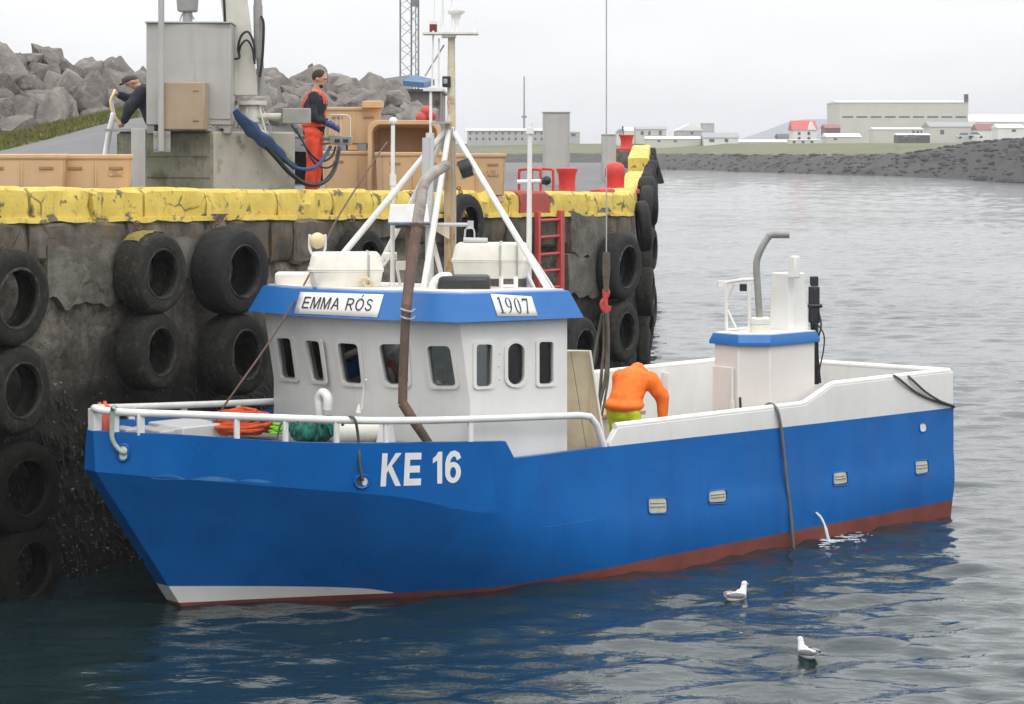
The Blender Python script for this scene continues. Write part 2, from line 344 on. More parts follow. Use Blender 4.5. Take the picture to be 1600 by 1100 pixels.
class Caster:       # finds where a sight line meets a built surface
    def __init__(s, o, frame):
        me = o.data; s.b = BVHTree.FromPolygons([v.co for v in me.vertices], [tuple(p.vertices) for p in me.polygons]); s.f = frame
    def hit(s, px, py, off=0.0):
        o = s.f.I @ Vector((0, 0, EYE)); d = (s.f.I.to_3x3() @ ray(px, py)).normalized()
        p, n, i, t = s.b.ray_cast(o, d)
        if p is None: return None, None
        if n.dot(d) > 0: n = -n
        return p+n*off, n
def bil(q, u, v):     # q = TL, TR, BR, BL; v down
    a = [q[0][i]*(1-u)+q[1][i]*u for i in (0, 1)]; b = [q[3][i]*(1-u)+q[2][i]*u for i in (0, 1)]
    return a[0]*(1-v)+b[0]*v, a[1]*(1-v)+b[1]*v
def rrect(q, rad=.18, n=4, grow=0.0):   # rounded quad in the photograph's pixels -> list of points
    cx = sum(p[0] for p in q)/4; cy = sum(p[1] for p in q)/4
    w = abs(q[1][0]-q[0][0]); h = abs(q[3][1]-q[0][1]); pts = []
    ru = rad; rv = rad*w/h
    for (cu, cv, a0) in ((ru, rv, 180), (1-ru, rv, 270), (1-ru, 1-rv, 0), (ru, 1-rv, 90)):
        for k in range(n+1):
            a = R(a0+90*k/n); u = cu+ru*math.cos(a); v = cv+rv*math.sin(a)
            x, y = bil(q, u, v)
            if grow: u2 = .5+(u-.5)*(1+2*grow/w); v2 = .5+(v-.5)*(1+2*grow/h); x, y = bil(q, u2, v2)
            pts.append((x, y))
    return pts
def ell_pts(cx, cy, rx, ry, n=24): return [(cx+rx*math.cos(2*math.pi*i/n), cy+ry*math.sin(2*math.pi*i/n)) for i in range(n)]
class Glyphs:       # letters drawn as outlines in a box one unit high, y downwards
    def __init__(s): s.v = []; s.f = []
    def poly(s, p, lay=0): n = len(s.v); s.v += [(x, y, lay) for x, y in p]; s.f.append(tuple(range(n, n+len(p))))
    def ring(s, cx, cy, rx, ry, tx, ty, lay=0):
        a, b = ell_pts(cx, cy, rx, ry), ell_pts(cx, cy, rx-tx, ry-ty); n = len(s.v); k = len(a); s.v += [(x, y, lay) for x, y in a+b]
        s.f += [(n+i, n+(i+1) % k, n+k+(i+1) % k, n+k+i) for i in range(k)]
    def strip(s, pts, w, lay=0):
        P = [Vector((x, y, 0)) for x, y in pts]; n = len(s.v)
        for i, q in enumerate(P):
            d = (P[min(i+1, len(P)-1)]-P[max(i-1, 0)]).normalized(); nrm = Vector((-d.y, d.x, 0))*w/2
            s.v += [((q+nrm).x, (q+nrm).y, lay), ((q-nrm).x, (q-nrm).y, lay)]
        s.f += [(n+2*i, n+2*i+2, n+2*i+3, n+2*i+1) for i in range(len(P)-1)]
def glyph(c, t):
    g = Glyphs()
    if c == 'E': g.poly([(0, 0), (.64, 0), (.64, t), (t, t), (t, .5-t/2), (.6, .5-t/2), (.6, .5+t/2), (t, .5+t/2), (t, 1-t), (.66, 1-t), (.66, 1), (0, 1)]); w = .66
    elif c == 'M': g.poly([(0, 1), (0, 0), (t*1.35, 0), (.42, .74), (.84-t*1.35, 0), (.84, 0), (.84, 1), (.84-t, 1), (.84-t, .2), (.42+t*.45, 1), (.42-t*.45, 1), (t, .2), (t, 1)]); w = .84
    elif c == 'A':
        for q in (lambda x: x, lambda x: .8-x): g.poly([(q(x), y) for x, y in ((0, 1), (.4-t*.55, 0), (.4, 0), (.4, .17), (.26, .6), (.4, .6), (.4, .6+t*.9), (.22, .6+t*.9), (t*1.05, 1))])
        w = .8
    elif c == 'R':
        g.poly([(0, 0), (t, 0), (t, 1), (0, 1)]); m = t/2
        g.strip([(t, m), (.42, m), (.54, m+.03), (.62, .16), (.63, .28), (.59, .42), (.5, .51), (.4, .53), (t, .53)], t, 0)
        g.poly([(.30, .535+m), (.46, .535+m), (.74, 1), (.58, 1)], 1); w = .74
    elif c in 'OÓ':
        g.ring(.4, .5, .4, .5, t, t*.95); w = .8
        if c == 'Ó': g.poly([(.36, -.08), (.50, -.30), (.64, -.30), (.46, -.08)])
    elif c == 'S': g.strip([(.60, .26), (.55, .14), (.43, .075), (.28, .08), (.15, .15), (.12, .28), (.2, .40), (.36, .47), (.53, .55), (.6, .68), (.56, .83), (.42, .925), (.25, .92), (.12, .85), (.06, .72)], t); w = .67
    elif c == 'K': g.poly([(0, 0), (t, 0), (t, .42), (.52, 0), (.76, 0), (.40, .38), (.79, 1), (.57, 1), (.27, .52), (t, .62), (t, 1), (0, 1)]); w = .79
    elif c == '1': g.poly([(.2, .27), (.02, .36), (.02, .20), (.14, .13), (.24, 0), (.40, 0), (.40, 1), (.2, 1)]); w = .42
    elif c == '6':
        g.ring(.32, .67, .32, .33, t, t*.8); g.strip([(.56, .26), (.5, .13), (.38, .075), (.26, .10), (.15, .22), (.10, .38), (.10, .6)], t*.95, 1); w = .64
    else: w = .32
    return g, w
def text_mesh(s, t=.14, gap=.14):
    V, Fc, x = [], [], 0
    for c in s:
        g, w = glyph(c, t); n = len(V); V += [(a+x, b, l) for a, b, l in g.v]; Fc += [tuple(i+n for i in f) for f in g.f]; x += w+gap
    x -= gap; return [(a/x, b, l) for a, b, l in V], Fc
def lettering(name, uvfs, quad, caster, mat, parent, off=.012):
    uv, fs = uvfs; mb = MB(); vs = []
    for q in uv:
        p, n = caster.hit(*bil(quad, q[0], q[1]), off-(.003 if len(q) > 2 and q[2] else 0)); vs.append(p)
    mb.add(vs, fs); return mb.build(name, mat, parent, smooth=0, fix=False)

# ================================================================== WATER
g = bpy.data.materials.new('sea'); g.use_nodes = True; MATS['sea'] = g; t = g.node_tree; b = t.nodes['Principled BSDF']; lk = t.links.new
b.inputs['Base Color'].default_value = (.010, .023, .027, 1); b.inputs['Roughness'].default_value = .05; b.inputs['IOR'].default_value = 1.55
tcn = t.nodes.new('ShaderNodeTexCoord')
def wn(scale, det, mapscale, rot):
    mpn = t.nodes.new('ShaderNodeMapping'); mpn.inputs['Scale'].default_value = mapscale; mpn.inputs['Rotation'].default_value = (0, 0, rot); lk(tcn.outputs['Object'], mpn.inputs['Vector'])
    q = t.nodes.new('ShaderNodeTexNoise'); q.inputs['Scale'].default_value = scale; q.inputs['Detail'].default_value = det; lk(mpn.outputs[0], q.inputs['Vector']); return q.outputs['Fac']
big = wn(.035, 3, (1, 2.2, 1), .3)
mr = t.nodes.new('ShaderNodeMapRange'); lk(big, mr.inputs['Value'])
for nm, v in (('From Min', .35), ('From Max', .62), ('To Min', .35), ('To Max', 1.0)): mr.inputs[nm].default_value = v
b1 = t.nodes.new('ShaderNodeBump'); b1.inputs['Distance'].default_value = .05; lk(mr.outputs[0], b1.inputs['Strength']); lk(wn(2.4, 4, (.55, 1.7, 1), .12), b1.inputs['Height'])
b2 = t.nodes.new('ShaderNodeBump'); b2.inputs['Distance'].default_value = .015; lk(mr.outputs[0], b2.inputs['Strength']); lk(wn(9, 3, (.8, 1.3, 1), -.2), b2.inputs['Height']); lk(b1.outputs[0], b2.inputs['Normal'])
lk(b2.outputs[0], b.inputs['Normal'])
us_ = np.linspace(-.46, .46, 460); ds = [12.0]
while ds[-1] < 470: ds.append(ds[-1]+.052+.0031*(ds[-1]-12))
ds = np.array(ds); U, Y = np.meshgrid(us_, ds); X = U*Y; Z = np.zeros_like(X); stepd = np.maximum(.052+.0031*(Y-12), (us_[1]-us_[0])*Y*.7)
rg_ = np.random.default_rng(5)
for i in range(110):
    lam = .22*(2.6/.22)**rg_.random(); th = rg_.normal(1.62, .34 if lam < 1.1 else .55); k = 2*math.pi/lam
    amp = .0215*lam/(2*math.pi)*(1.45 if lam < .8 else 1.05 if lam < 1.6 else .6)
    fade = np.clip((lam/(1.7*stepd))-.55, 0, 1)
    ph = k*(X*math.cos(th)+Y*math.sin(th))+rg_.random()*6.28
    Z += amp*fade*(np.sin(ph)+.4*np.sin(2*ph+1.1))
gust = .72+.4*np.sin(X*.23+Y*.11+1)*np.sin(Y*.17-X*.07)
gust *= 1-.6*np.exp(-((Y-150-.4*X)/22)**2)          # a smooth lane across the harbour
edge = np.clip((.46-np.abs(U))/.02, 0, 1)*np.clip((Y-12)/1, 0, 1)*np.clip((470-Y)/60, 0, 1)
Z *= edge*gust; Z[:, 0] = Z[:, -1] = 0; Z[0] = Z[-1] = 0
nr, nc = X.shape; ymax = ds[-1]
V = np.stack([X.ravel(), Y.ravel(), Z.ravel()], 1); idx = np.arange(nr*nc).reshape(nr, nc)
Fq = np.stack([idx[:-1, :-1].ravel(), idx[:-1, 1:].ravel(), idx[1:, 1:].ravel(), idx[1:, :-1].ravel()], 1)
BGX, BGY0, BGY1 = 1500, -60, 3300; e_ = .46
ev = [(-BGX, BGY0, 0), (BGX, BGY0, 0), (BGX, BGY1, 0), (-BGX, BGY1, 0), (-e_*12, 12, 0), (e_*12, 12, 0), (e_*ymax, ymax, 0), (-e_*ymax, ymax, 0)]
nb = nr*nc; Vall = np.concatenate([V, np.array(ev, float)])
ef = [(0, 1, 5, 4), (1, 2, 6, 5), (2, 3, 7, 6), (3, 0, 4, 7)]
me = bpy.data.meshes.new('water'); faces = Fq.tolist()+[[nb+i for i in f] for f in ef]
me.from_pydata(Vall.tolist(), [], faces); me.polygons.foreach_set('use_smooth', [True]*len(me.polygons))
wo = link('water', me, 'sea'); tag(wo, kind='structure')
def wz(x, y):
    i = int(np.argmin(abs(ds-y))); j = int(np.argmin(abs(us_-x/y))); return float(Z[i, j])

# ================================================================== FAR SHORE
wl = [(-2600, 262), (-900, 262), (300, 262), (700, 262), (900, 263), (1060, 265), (1250, 271), (1350, 274), (1500, 279), (1560, 283), (1600, 285), (1750, 290), (2200, 296), (3400, 300)]
fy = pchip([p[0] for p in wl], [p[1] for p in wl])
tz = pchip([-2600, 700, 1060, 1250, 1400, 1440, 1480, 1530, 1600, 1750, 2200, 3400], [3.4, 3.4, 3.4, 3.5, 3.8, 4.4, 5.2, 6.0, 6.5, 6.5, 6, 6])
cols = np.concatenate([np.linspace(-2600, 650, 40), np.linspace(665, 1640, 150), np.linspace(1660, 3400, 50)])
steps = [-6, 0, 2, 4, 6, 8, 10, 12, 14, 16, 18, 20, 22, 24, 26, 28, 30, 32, 34, 40, 55, 80, 130, 250, 500, 900, 1500]
vs = []; nS = len(steps)
shore = []
for cpx in cols:
    d0 = EYE*F/(fy(cpx)-HY); ztop = tz(cpx); wd_ = 30 if cpx < 1400 else 42; shore.append((d0, ztop))
    for s_ in steps:
        d = d0+s_*wd_/30 if s_ < 41 else d0+s_+wd_-30; x = (cpx-CX)/F*d
        if s_ < 0: z = -1.5
        elif s_ <= 30: z = ztop*min(1, (s_/26))**.8
        elif s_ <= 80: z = ztop+(max(5.9, ztop)-ztop)*((s_-30)/50)**.8
        else: z = max(5.9, ztop)+(s_-80)*.0004
        if 0 <= s_ <= 34:
            z += 1.0*noise.fractal(Vector((x*.22, d*.22, 0)), 1, 2, 4)*(.30 if s_ < 27 else .12)
            d += 2*noise.noise(Vector((x*.09, 0, 1)))
        vs.append(((cpx-CX)/F*d, d, z))
mb = MB(); nC = len(cols); fs, ms_ = [], []
for i in range(nC-1):
    for j in range(nS-1):
        fs.append((i*nS+j, (i+1)*nS+j, (i+1)*nS+j+1, i*nS+j+1))
        rocky = steps[j] < 26 or (cols[i] > 1490 and steps[j] < 40)
        ms_.append(0 if rocky else 1)
mb.v = vs; mb.f = fs; mb.m = ms_
fs_ = mb.build('far_shore', ['shore_rock', 'far_grass'], None, smooth=0, fix=True); tag(fs_, kind='structure')
mb = MB(); rr = random.Random(3)
for i in range(520):          # stones on the beach
    cpx = rr.uniform(1040, 1640); d0 = EYE*F/(fy(cpx)-HY); q = rr.random(); s_ = q*30
    s = rr.uniform(.15, .55)*(.95 if cpx > 1480 else 1)*(1.6 if rr.random() < .06 else 1); z = tz(cpx)*min(1, s_/26)**.8
    mb.ell(((cpx-CX)/F*(d0+s_), d0+s_, z), (s*rr.uniform(.9, 1.9), s*1.2, s*rr.uniform(.35, .6)), 7, 4, Matrix.Identity(4))
for i in range(14):
    cpx = rr.uniform(1535, 1680); d0 = EYE*F/(fy(cpx)-HY)-rr.uniform(0, 5); mb.ell(((cpx-CX)/F*d0, d0, .1), (rr.uniform(.8, 2.4), 1, rr.uniform(.3, .8)), 7, 4)
o = mb.build('shore_stones', 'shore_rock', None, smooth=0); tag(o, kind='stuff', label='dark stones along the far shore')
# distant hill
mb = MB(); prof = [(1080, 0), (1150, 3), (1172, 13), (1200, 27), (1230, 38), (1255, 43), (1275, 41), (1300, 34), (1340, 24), (1400, 10), (1470, 0)]
HD = 2600; fh = pchip([p[0] for p in prof], [p[1] for p in prof]); rings = []
for px in np.linspace(1060, 1490, 60):
    h = max(fh(px)+1.2*noise.noise(Vector((px*.06, 0, 0))), 0)/F*HD; x = (px-CX)/F*HD
    rings.append([(x, HD-1500*k+0, 4+h*(1-(k*2)**2)*1.0 if k < .5 else 2) for k in (0, .1, .2, .3, .4, .5)][::-1]+[(x, HD+700, 2)])
mb.loft(rings, closed=False, caps=False); o = mb.build('hill', 'hill', None, smooth=60); tag(o, kind='structure')

# ================================================================== QUAY
XC = 16.1                                # corner between the two quay faces
def zc(x): return 4.81-.0215*max(min(x, XC), -12)
SF = Frame(*QF.w(XC, 0, 0).xy, 86.2)     # second face: x away from the camera, y inland (to the left)
SLEN = 60.0
def zs(x): return 4.46+.0*x
# wall faces with worn concrete relief
def wall_relief(x, z, seed):
    v = Vector((x*.55, z*.75, seed))
    r = .10*noise.fractal(v, 1, 2, 5)+.05*noise.noise(v*4.1)
    cav = noise.noise(Vector((x*.42, z*1.1, seed+9)))
    if 3.0 < z < 4.2 and cav > .15: r -= .35*(cav-.15)
    if seed < 5:
        zz = z-(zc(x)-.98-.10*noise.noise(Vector((x*.8, 3, 1)))); r -= .30*max(0, 1-abs(zz)/.10)*max(0, min(1, .55+1.6*noise.noise(Vector((x*.7, 1, 8)))))
    if z < 1.9: r += .05*noise.noise(v*9)+.05
    return r
def wall(name, frame, x0, x1, dx, ztop, zb, seed):
    xs_ = np.arange(x0, x1+dx*.5, dx); zs_ = np.linspace(zb, 1, 52); vs = []
    for x in xs_:
        top = ztop(x)-.34
        for k in zs_:
            z = zb+(top-zb)*(k-zb)/(1-zb) ; y = -wall_relief(x, z, seed)
            vs.append((x, y, z))
    n = len(zs_); m = MB(); m.add(vs, [(i*n+j, (i+1)*n+j, (i+1)*n+j+1, i*n+j+1) for i in range(len(xs_)-1) for j in range(n-1)])
    o = m.build(name, 'quay_concrete', None, smooth=0, fix=False); o.data.polygons.foreach_set('use_smooth', [True]*len(o.data.polygons))
    o.location = frame.o; o.rotation_euler = (0, 0, frame.a); return tag(o, kind='structure')
g = bpy.data.materials.new('quay_concrete'); g.use_nodes = True; MATS['quay_concrete'] = g; t = g.node_tree; b = t.nodes['Principled BSDF']; lk = t.links.new
def qn(ty, **k):
    q = t.nodes.new(ty)
    for a, v in k.items(): setattr(q, a, v)
    return q
tc_ = qn('ShaderNodeTexCoord').outputs['Object']
def qnoise(s, d, sc=(1, 1, 1)):
    mpn = qn('ShaderNodeMapping'); mpn.inputs['Scale'].default_value = sc; lk(tc_, mpn.inputs['Vector'])
    q = qn('ShaderNodeTexNoise'); q.inputs['Scale'].default_value = s; q.inputs['Detail'].default_value = d; q.inputs['Roughness'].default_value = .65; lk(mpn.outputs[0], q.inputs['Vector']); return q.outputs['Fac']
def qr(s, a, b_, c=0, d=1):
    q = qn('ShaderNodeMapRange')
    for nm, v in (('From Min', a), ('From Max', b_), ('To Min', c), ('To Max', d)): q.inputs[nm].default_value = v
    lk(s, q.inputs['Value']); return q.outputs[0]
def qm(f, a, c):
    q = qn('ShaderNodeMix', data_type='RGBA'); lk(f, q.inputs['Factor'])
    for nm, v in (('A', a), ('B', c)):
        if hasattr(v, 'links'): lk(v, q.inputs[nm])
        else: q.inputs[nm].default_value = (*v, 1)
    return q.outputs['Result']
c_ = qm(qr(qnoise(1.3, 8), .38, .62), (.205, .185, .15), (.10, .09, .072))
c_ = qm(qr(qnoise(3.2, 8), .54, .66), c_, (.045, .040, .032))
c_ = qm(qr(qnoise(1.0, 6, (3.5, 3.5, .5)), .50, .68, 0, .75), c_, (.04, .034, .027))
c_ = qm(qr(qnoise(2.0, 5, (1, 1, .5)), .60, .70, 0, .6), c_, (.13, .08, .038))
c_ = qm(qr(qnoise(11, 6), .46, .66, 0, .75), c_, (.035, .031, .025))
c_ = qm(qr(qnoise(17, 5), .62, .72, 0, .6), c_, (.22, .20, .165))
sp = qn('ShaderNodeSeparateXYZ'); lk(tc_, sp.inputs[0])
ad = qn('ShaderNodeMath', operation='MULTIPLY_ADD'); lk(qnoise(1.1, 6), ad.inputs[0]); ad.inputs[1].default_value = 2.0; lk(sp.outputs['Z'], ad.inputs[2])
wetf = qr(ad.outputs[0], 4.0, 3.35)
weed = qm(qr(qnoise(7, 8), .40, .62), (.020, .018, .012), (.008, .007, .006))
weed = qm(qr(qnoise(22, 4), .62, .72), weed, (.07, .063, .05))
c_ = qm(wetf, c_, weed)
low = qr(ad.outputs[0], 3.1, 1.9); c_ = qm(low, c_, (.006, .0055, .005))
lk(c_, b.inputs['Base Color']); b.inputs['Roughness'].default_value = .85
bp = qn('ShaderNodeBump'); bp.inputs['Distance'].default_value = .06; bp.inputs['Strength'].default_value = 1; lk(qnoise(7, 10), bp.inputs['Height']); lk(bp.outputs[0], b.inputs['Normal'])
quay = wall('quay_wall', QF, -14, XC, .12, zc, -1.6, 2.0)
quay2 = wall('quay_end_wall', SF, 0, SLEN, .4, lambda x: zs(x) if x < 30 else zs(x)+.0, -1.6, 6.0)
# deck sheet: rises inland on the left towards the breakwater, flat on the right
def gz(x, y):
    w = QF.w(x, y, 0); return zc(x)-.13+max(0, min(1, (-4.6-w.x)/2.5))*(.075+.042*max(-.4, min(1.2, (w.x+10.1)/2.1)))*max(0, min(w.y-33.5, 22))
m = MB(); xs_ = list(np.linspace(-40, XC, 90)); ys_ = [.1, .6, 1.5, 3]+list(np.arange(4, 30, 1.0))+[34, 44, 60, 90]
vs = [(x, y, gz(x, y)) for x in xs_ for y in ys_]; n = len(ys_)
m.add(vs, [(i*n+j, (i+1)*n+j, (i+1)*n+j+1, i*n+j+1) for i in range(len(xs_)-1) for j in range(n-1)])
c0 = Vector((XC, .1)); 
ext = []                                  # quay beyond the corner, along the second face
for sx in np.linspace(0, SLEN+30, 24):
    a = SF.w(sx, .1, 0); p = QF.l(a); ext += [(p.x, p.y, zs(sx)-.13)]
    a = SF.w(sx, 28, 0); p = QF.l(a); ext += [(p.x, p.y, zs(sx)-.14)]
m.add(ext, [(2*i, 2*i+2, 2*i+3, 2*i+1) for i in range(23)])
o = m.build('quay_deck', 'asphalt', None, smooth=60); o.location = QF.o; o.rotation_euler = (0, 0, QF.a); tag(o, kind='structure')
# yellow kerb, cast in cracked blocks
def kerb_block(parent, frame, x0, x1, ztop, h, y0, y1, mat, seed, dx=.075):
    nx = max(3, int((x1-x0)/dx)); prof = [(y0, -h), (y0-.015, -h*.5), (y0+.01, -.05), (y0+.06, -.005), ((y0+y1)/2, 0), (y1-.05, -.005), (y1, -.05), (y1, -h)]
    rings = []
    for i in range(nx+1):
        u = i/nx; x = x0+.018+(x1-x0-.036)*u; e = min(1, min(u, 1-u)*(x1-x0)/.10); s = .93+.07*math.sqrt(e) if e < 1 else 1; R_ = []
        for y, z in prof:
            v = Vector((x*2.1, y*3+z*4, seed)); k = .020*noise.fractal(v*1.4, .9, 2, 5); ch = max(0, noise.noise(v*1.3+Vector((0, 0, 5)))-.34)*.22
            R_.append(Vector((x+(.02*noise.noise(v*2) if 0 < i < nx else .03*noise.noise(v*1.5)), y+k+(ch if y < (y0+y1)/2 else 0), ztop(x)+z*1.0-h*(1-s)*(1 if z > -h*.4 else 0)+k*.7-ch)))
        rings.append(R_)
    m = MB(); m.loft(rings); o = m.build('kerb_block', mat, parent, smooth=35); return o
ks = []
def kx(px, f=QF): return f.px(px, 300, y=-.02).x
edges = [-260, -190, -110, -30, 42, 140, 222, 318, 430, 517, 579, 640, 722, 792, 809, 857, 916, 962]
KX = [kx(p) for p in edges]; KX[-1] = XC-.02
for i in range(len(KX)-1):
    kerb_block(quay, QF, KX[i], KX[i+1], lambda x, j=i: zc(x)+.012*math.sin(j*2.3), .40+.02*math.sin(i), -.05, .45, 'kerb_red' if edges[i] == 809 else 'kerb_yellow', i*3.7)
sx = 0.05; i = 0
while sx < 33:
    l = 2.6+.6*math.sin(i*1.7); kerb_block(quay2, SF, sx, sx+l, lambda x: zs(x), .38, -.05, .55, 'kerb_yellow', 50+i*2.1, .3); sx += l; i += 1
EX = sx
# raised end of the kerb, sloping up to the far parapet
kerb_block(quay2, SF, EX+.3, EX+13, lambda x: 4.95+(x-EX)*.030, .95, -.15, .55, 'kerb_yellow', 91, .4)
kerb_block(quay2, SF, EX+13, EX+26, lambda x: 5.34, .95, -.15, .55, 'kerb_yellow', 97, .6)
# row of stone blocks under the kerb
bx = kx(-200); rr = random.Random(12)
m = None
while bx < XC-.3:
    w = rr.uniform(.45, 1.7); w = min(w, XC-.06-bx); h = rr.uniform(.30, .62); pr = rr.uniform(.05, .10)
    m = MB(); nx, nz = max(5, int(w/.1)), 3; rings = []
    for a in range(nx+1):
        x = bx+.006+(w-.012)*a/nx; ring = []
        for (yy, zz) in ((.1, 0), (-pr+.03, 0), (-pr, -.04), (-pr-.01, -h*.5), (-pr+.01, -h+.04), (-pr+.05, -h), (.1, -h)):
            v = Vector((x*1.7, yy*5+zz*3, bx)); k = .055*noise.fractal(v*1.5, .9, 2, 5); e = .03 if a in (0, nx) else 0
            ring.append(Vector((x, yy+(k+e if yy < 0 else 0), zc(x)-.42+zz+k*.6)))
        rings.append(ring)
    m.loft(rings); m.build('stone_block', 'concrete_brown', quay, smooth=30); bx += w
m = MB(); xs_ = np.linspace(kx(-200), XC-.05, 130)      # thin painted slab lip under the kerb, chipped
rings = []
for x in xs_:
    k = .03*noise.fractal(Vector((x*2.5, 0, 4)), 1, 2, 4); c = max(0, noise.noise(Vector((x*1.1, 5, 1)))-.1)*.25
    rings.append([(x, .05, zc(x)-.36), (x, -.10+k+c, zc(x)-.37+k*.4), (x, -.11+k+c, zc(x)-.43+k), (x, .05, zc(x)-.45)])
m.loft(rings); m.build('slab_lip', 'kerb_yellow', quay, smooth=40)
for (px0, px1, py0, py1) in ((75, 195, 385, 470), (205, 330, 380, 430), (888, 950, 400, 460), (893, 950, 335, 398)):       # broken facing slabs that still stand proud
    a, c = QF.px(px0, py0, y=-.1), QF.px(px1, py1, y=-.1); m = MB(); rings = []
    for i in range(20):
        x = a.x+(c.x-a.x)*i/19; k0, k1 = .14*noise.fractal(Vector((x*1.5, 1, 3)), 1, 2, 4), .22*noise.fractal(Vector((x*1.5, 7, 3)), 1, 2, 4)
        rings.append([(x, .1, a.z+k0), (x, -.10+k0*.3, a.z+k0), (x, -.13+k1*.3, (a.z+c.z)/2), (x, -.11, c.z+k1), (x, .1, c.z+k1)])
    m.loft(rings); m.build('facing_slab', 'concrete_worn', quay, smooth=25)
# barnacles and mussel shells on the tide zone
rr = random.Random(21); m = MB()
for i in range(1500):
    x = rr.uniform(-5, 3.0); z = min(rr.expovariate(1.3)+.02, 2.4) if rr.random() < .8 else rr.uniform(.0, 2.2)
    y = -wall_relief(x, z, 2.0)-.02; s = rr.uniform(.012, .032)
    q = [Vector((rr.gauss(0, 1), rr.gauss(0, 1), rr.gauss(0, 1))).normalized()*s*rr.uniform(.5, 1.3) for _ in range(4)]
    c = Vector((x, y, z)); m.add([c+v for v in q], [(0, 1, 2), (0, 2, 3), (0, 3, 1), (1, 3, 2)])
o = m.build('barnacles', 'shell', quay, smooth=0); tag(o, kind='stuff')
m = MB()
for i in range(5000):
    x = rr.uniform(-6, XC); z = rr.uniform(.2, 2.1+.5*noise.noise(Vector((x, 0, 0)))); y = -wall_relief(x, z, 2.0)
    l = rr.uniform(.05, .16); dx = rr.uniform(-.05, .05); m.add([(x-.015, y, z), (x+.015, y, z), (x+dx+.012, y-rr.uniform(.02, .07), z-l), (x+dx-.008, y-.03, z-l)], [(0, 1, 2, 3)])
o = m.build('seaweed', 'weed', quay, smooth=0, fix=False); tag(o, kind='stuff')

# ================================================================== THE BOAT
boat = thing('fishing_boat', 'blue steel fishing boat with white wheelhouse moored beside the quay', 'boat', BF)
def BW(px, py, d): return BF.l(W(px, py, d))
yw = pchip([0, 3.6, 6.5, 8, 9.1, 9.63, 10.54, 11.2, 11.86], [2.03, 2.12, 2.13, 1.90, 1.52, 1.28, .80, .46, .13])
yk = pchip([0, 4, 7, 8.5, 9.5, 10.5, 11.2, 12, 12.6, 13], [2.10, 2.16, 2.17, 2.16, 2.05, 1.80, 1.50, 1.0, .54, .12])
yt = pchip([0, 4, 8.7, 9.6, 10.5, 11.2, 12, 12.5, 12.8, 13], [2.10, 2.17, 2.17, 2.08, 1.87, 1.58, 1.09, .67, .36, .07])
zr = pchip([0, 6.5, 8.2, 8.8, 9.4, 10.2, 12, 13], [.21, .15, .09, .06, .03, .045, .06, .06])
zw_ = pchip([0, 10.35, 10.55, 10.95, 12.4, 13], [0, 0, .05, .14, .245, .27])
zk = pchip([0, 7, 8.8, 10.2, 11.8, 13], [.92, .95, 1.0, 1.31, 1.53, 1.67])
_zt = pchip([8.7, 9.6, 11.2, 12.5, 13], [1.83, 1.89, 1.98, 2.10, 2.12])
def zt(a): return 1.54+.075*min(a, 7)/7 if a < 8.6 else _zt(a)
def zw(a): return max(zr(a)+.003, zw_(a))
def hull_pt(u, kind):
    a0 = u*13.0
    if kind == 'top': return Vector((a0, yt(a0), zt(a0)))
    if kind == 'knuckle': z = zk(a0)
    elif kind == 'bottom': z = -.55
    elif kind == 'red': z = zr(a0)
    elif kind == 'white': z = zw(a0)
    else: z = zw(a0)*(1-kind)+zk(a0)*kind
    t = z/zk(a0); x = u*(11.86*(1-t)+13.0*t); y = yw(u*11.86)*(1-t)+yk(u*13)*t
    bulge = .05*math.sin(math.pi*min(max(t, 0), 1))*min(1, max(0, (13-a0)/1.5))
    y = max(y+bulge, .06)
    y += .006*noise.noise(Vector((x*1.3, z*1.7, 3)))*min(1, (13-a0))
    return Vector((x, y, z))
us = sorted(set(list(np.linspace(0, 8.5, 18)/13)+[8.56/13, 8.70/13]+list(np.linspace(8.8, 13, 34)/13)))
rows = ['bottom', 'red', 'white', .2, .4, .6, .8, 'knuckle', 'top']
ROWM = [1, 2, 0, 0, 0, 0, 0, 0]
mb = MB(); n = len(rows)
for sgn in (1, -1):
    base = len(mb.v)
    for u in us:
        for r in rows:
            p = hull_pt(u, r); mb.v.append((p.x, p.y*sgn, p.z))
    for i in range(len(us)-1):
        for j in range(n-1):
            a = base+i*n+j; f = (a, a+n, a+n+1, a+1)
            mb.f.append(f if sgn > 0 else f[::-1]); m = ROWM[j]
            if m == 2 and us[i]*13 < 10.5: m = 0
            mb.m.append(m)
N = len(us)*n
for e in (0, len(us)-1):                      # transom and stem plate
    for j in range(n-1):
        a, b = e*n+j, N+e*n+j
        mb.f.append((a, a+1, b+1, b)); mb.m.append(ROWM[j] if not (ROWM[j] == 2 and e == 0) else 0)
# rim and inner skin
IN = .09
def rim(a): return max(yt(a)-IN, .04)
def hy(a, z):      # half breadth of the shell above the knuckle
    z0 = zk(a); t = min(1, max(0, (z-z0)/max(zt(a)-z0, .05))); return yk(a)*(1-t)+yt(a)*t
def deckz(a): return 1.74 if a > 8.62 else (1.46 if a > 7.3 else .82)
for sgn in (1, -1):
    b0 = len(mb.v)
    for u in us:
        a = u*13; x = min(a, 12.9); y = rim(a)*sgn
        mb.v += [(a, yt(a)*sgn, zt(a)), (x, y, zt(a)), (x, max(min(rim(a), hy(a, deckz(a)-.05)-.07), .03)*sgn, deckz(a)-.05)]
    for i in range(len(us)-1):
        q = b0+i*3
        mb.f += [(q, q+1, q+4, q+3), (q+1, q+2, q+5, q+4)]; mb.m += [0, 0]
hull = mb.build('hull', ['hull_blue', 'hull_red', 'boat_white'], boat, smooth=9)
hc = Caster(hull, BF)

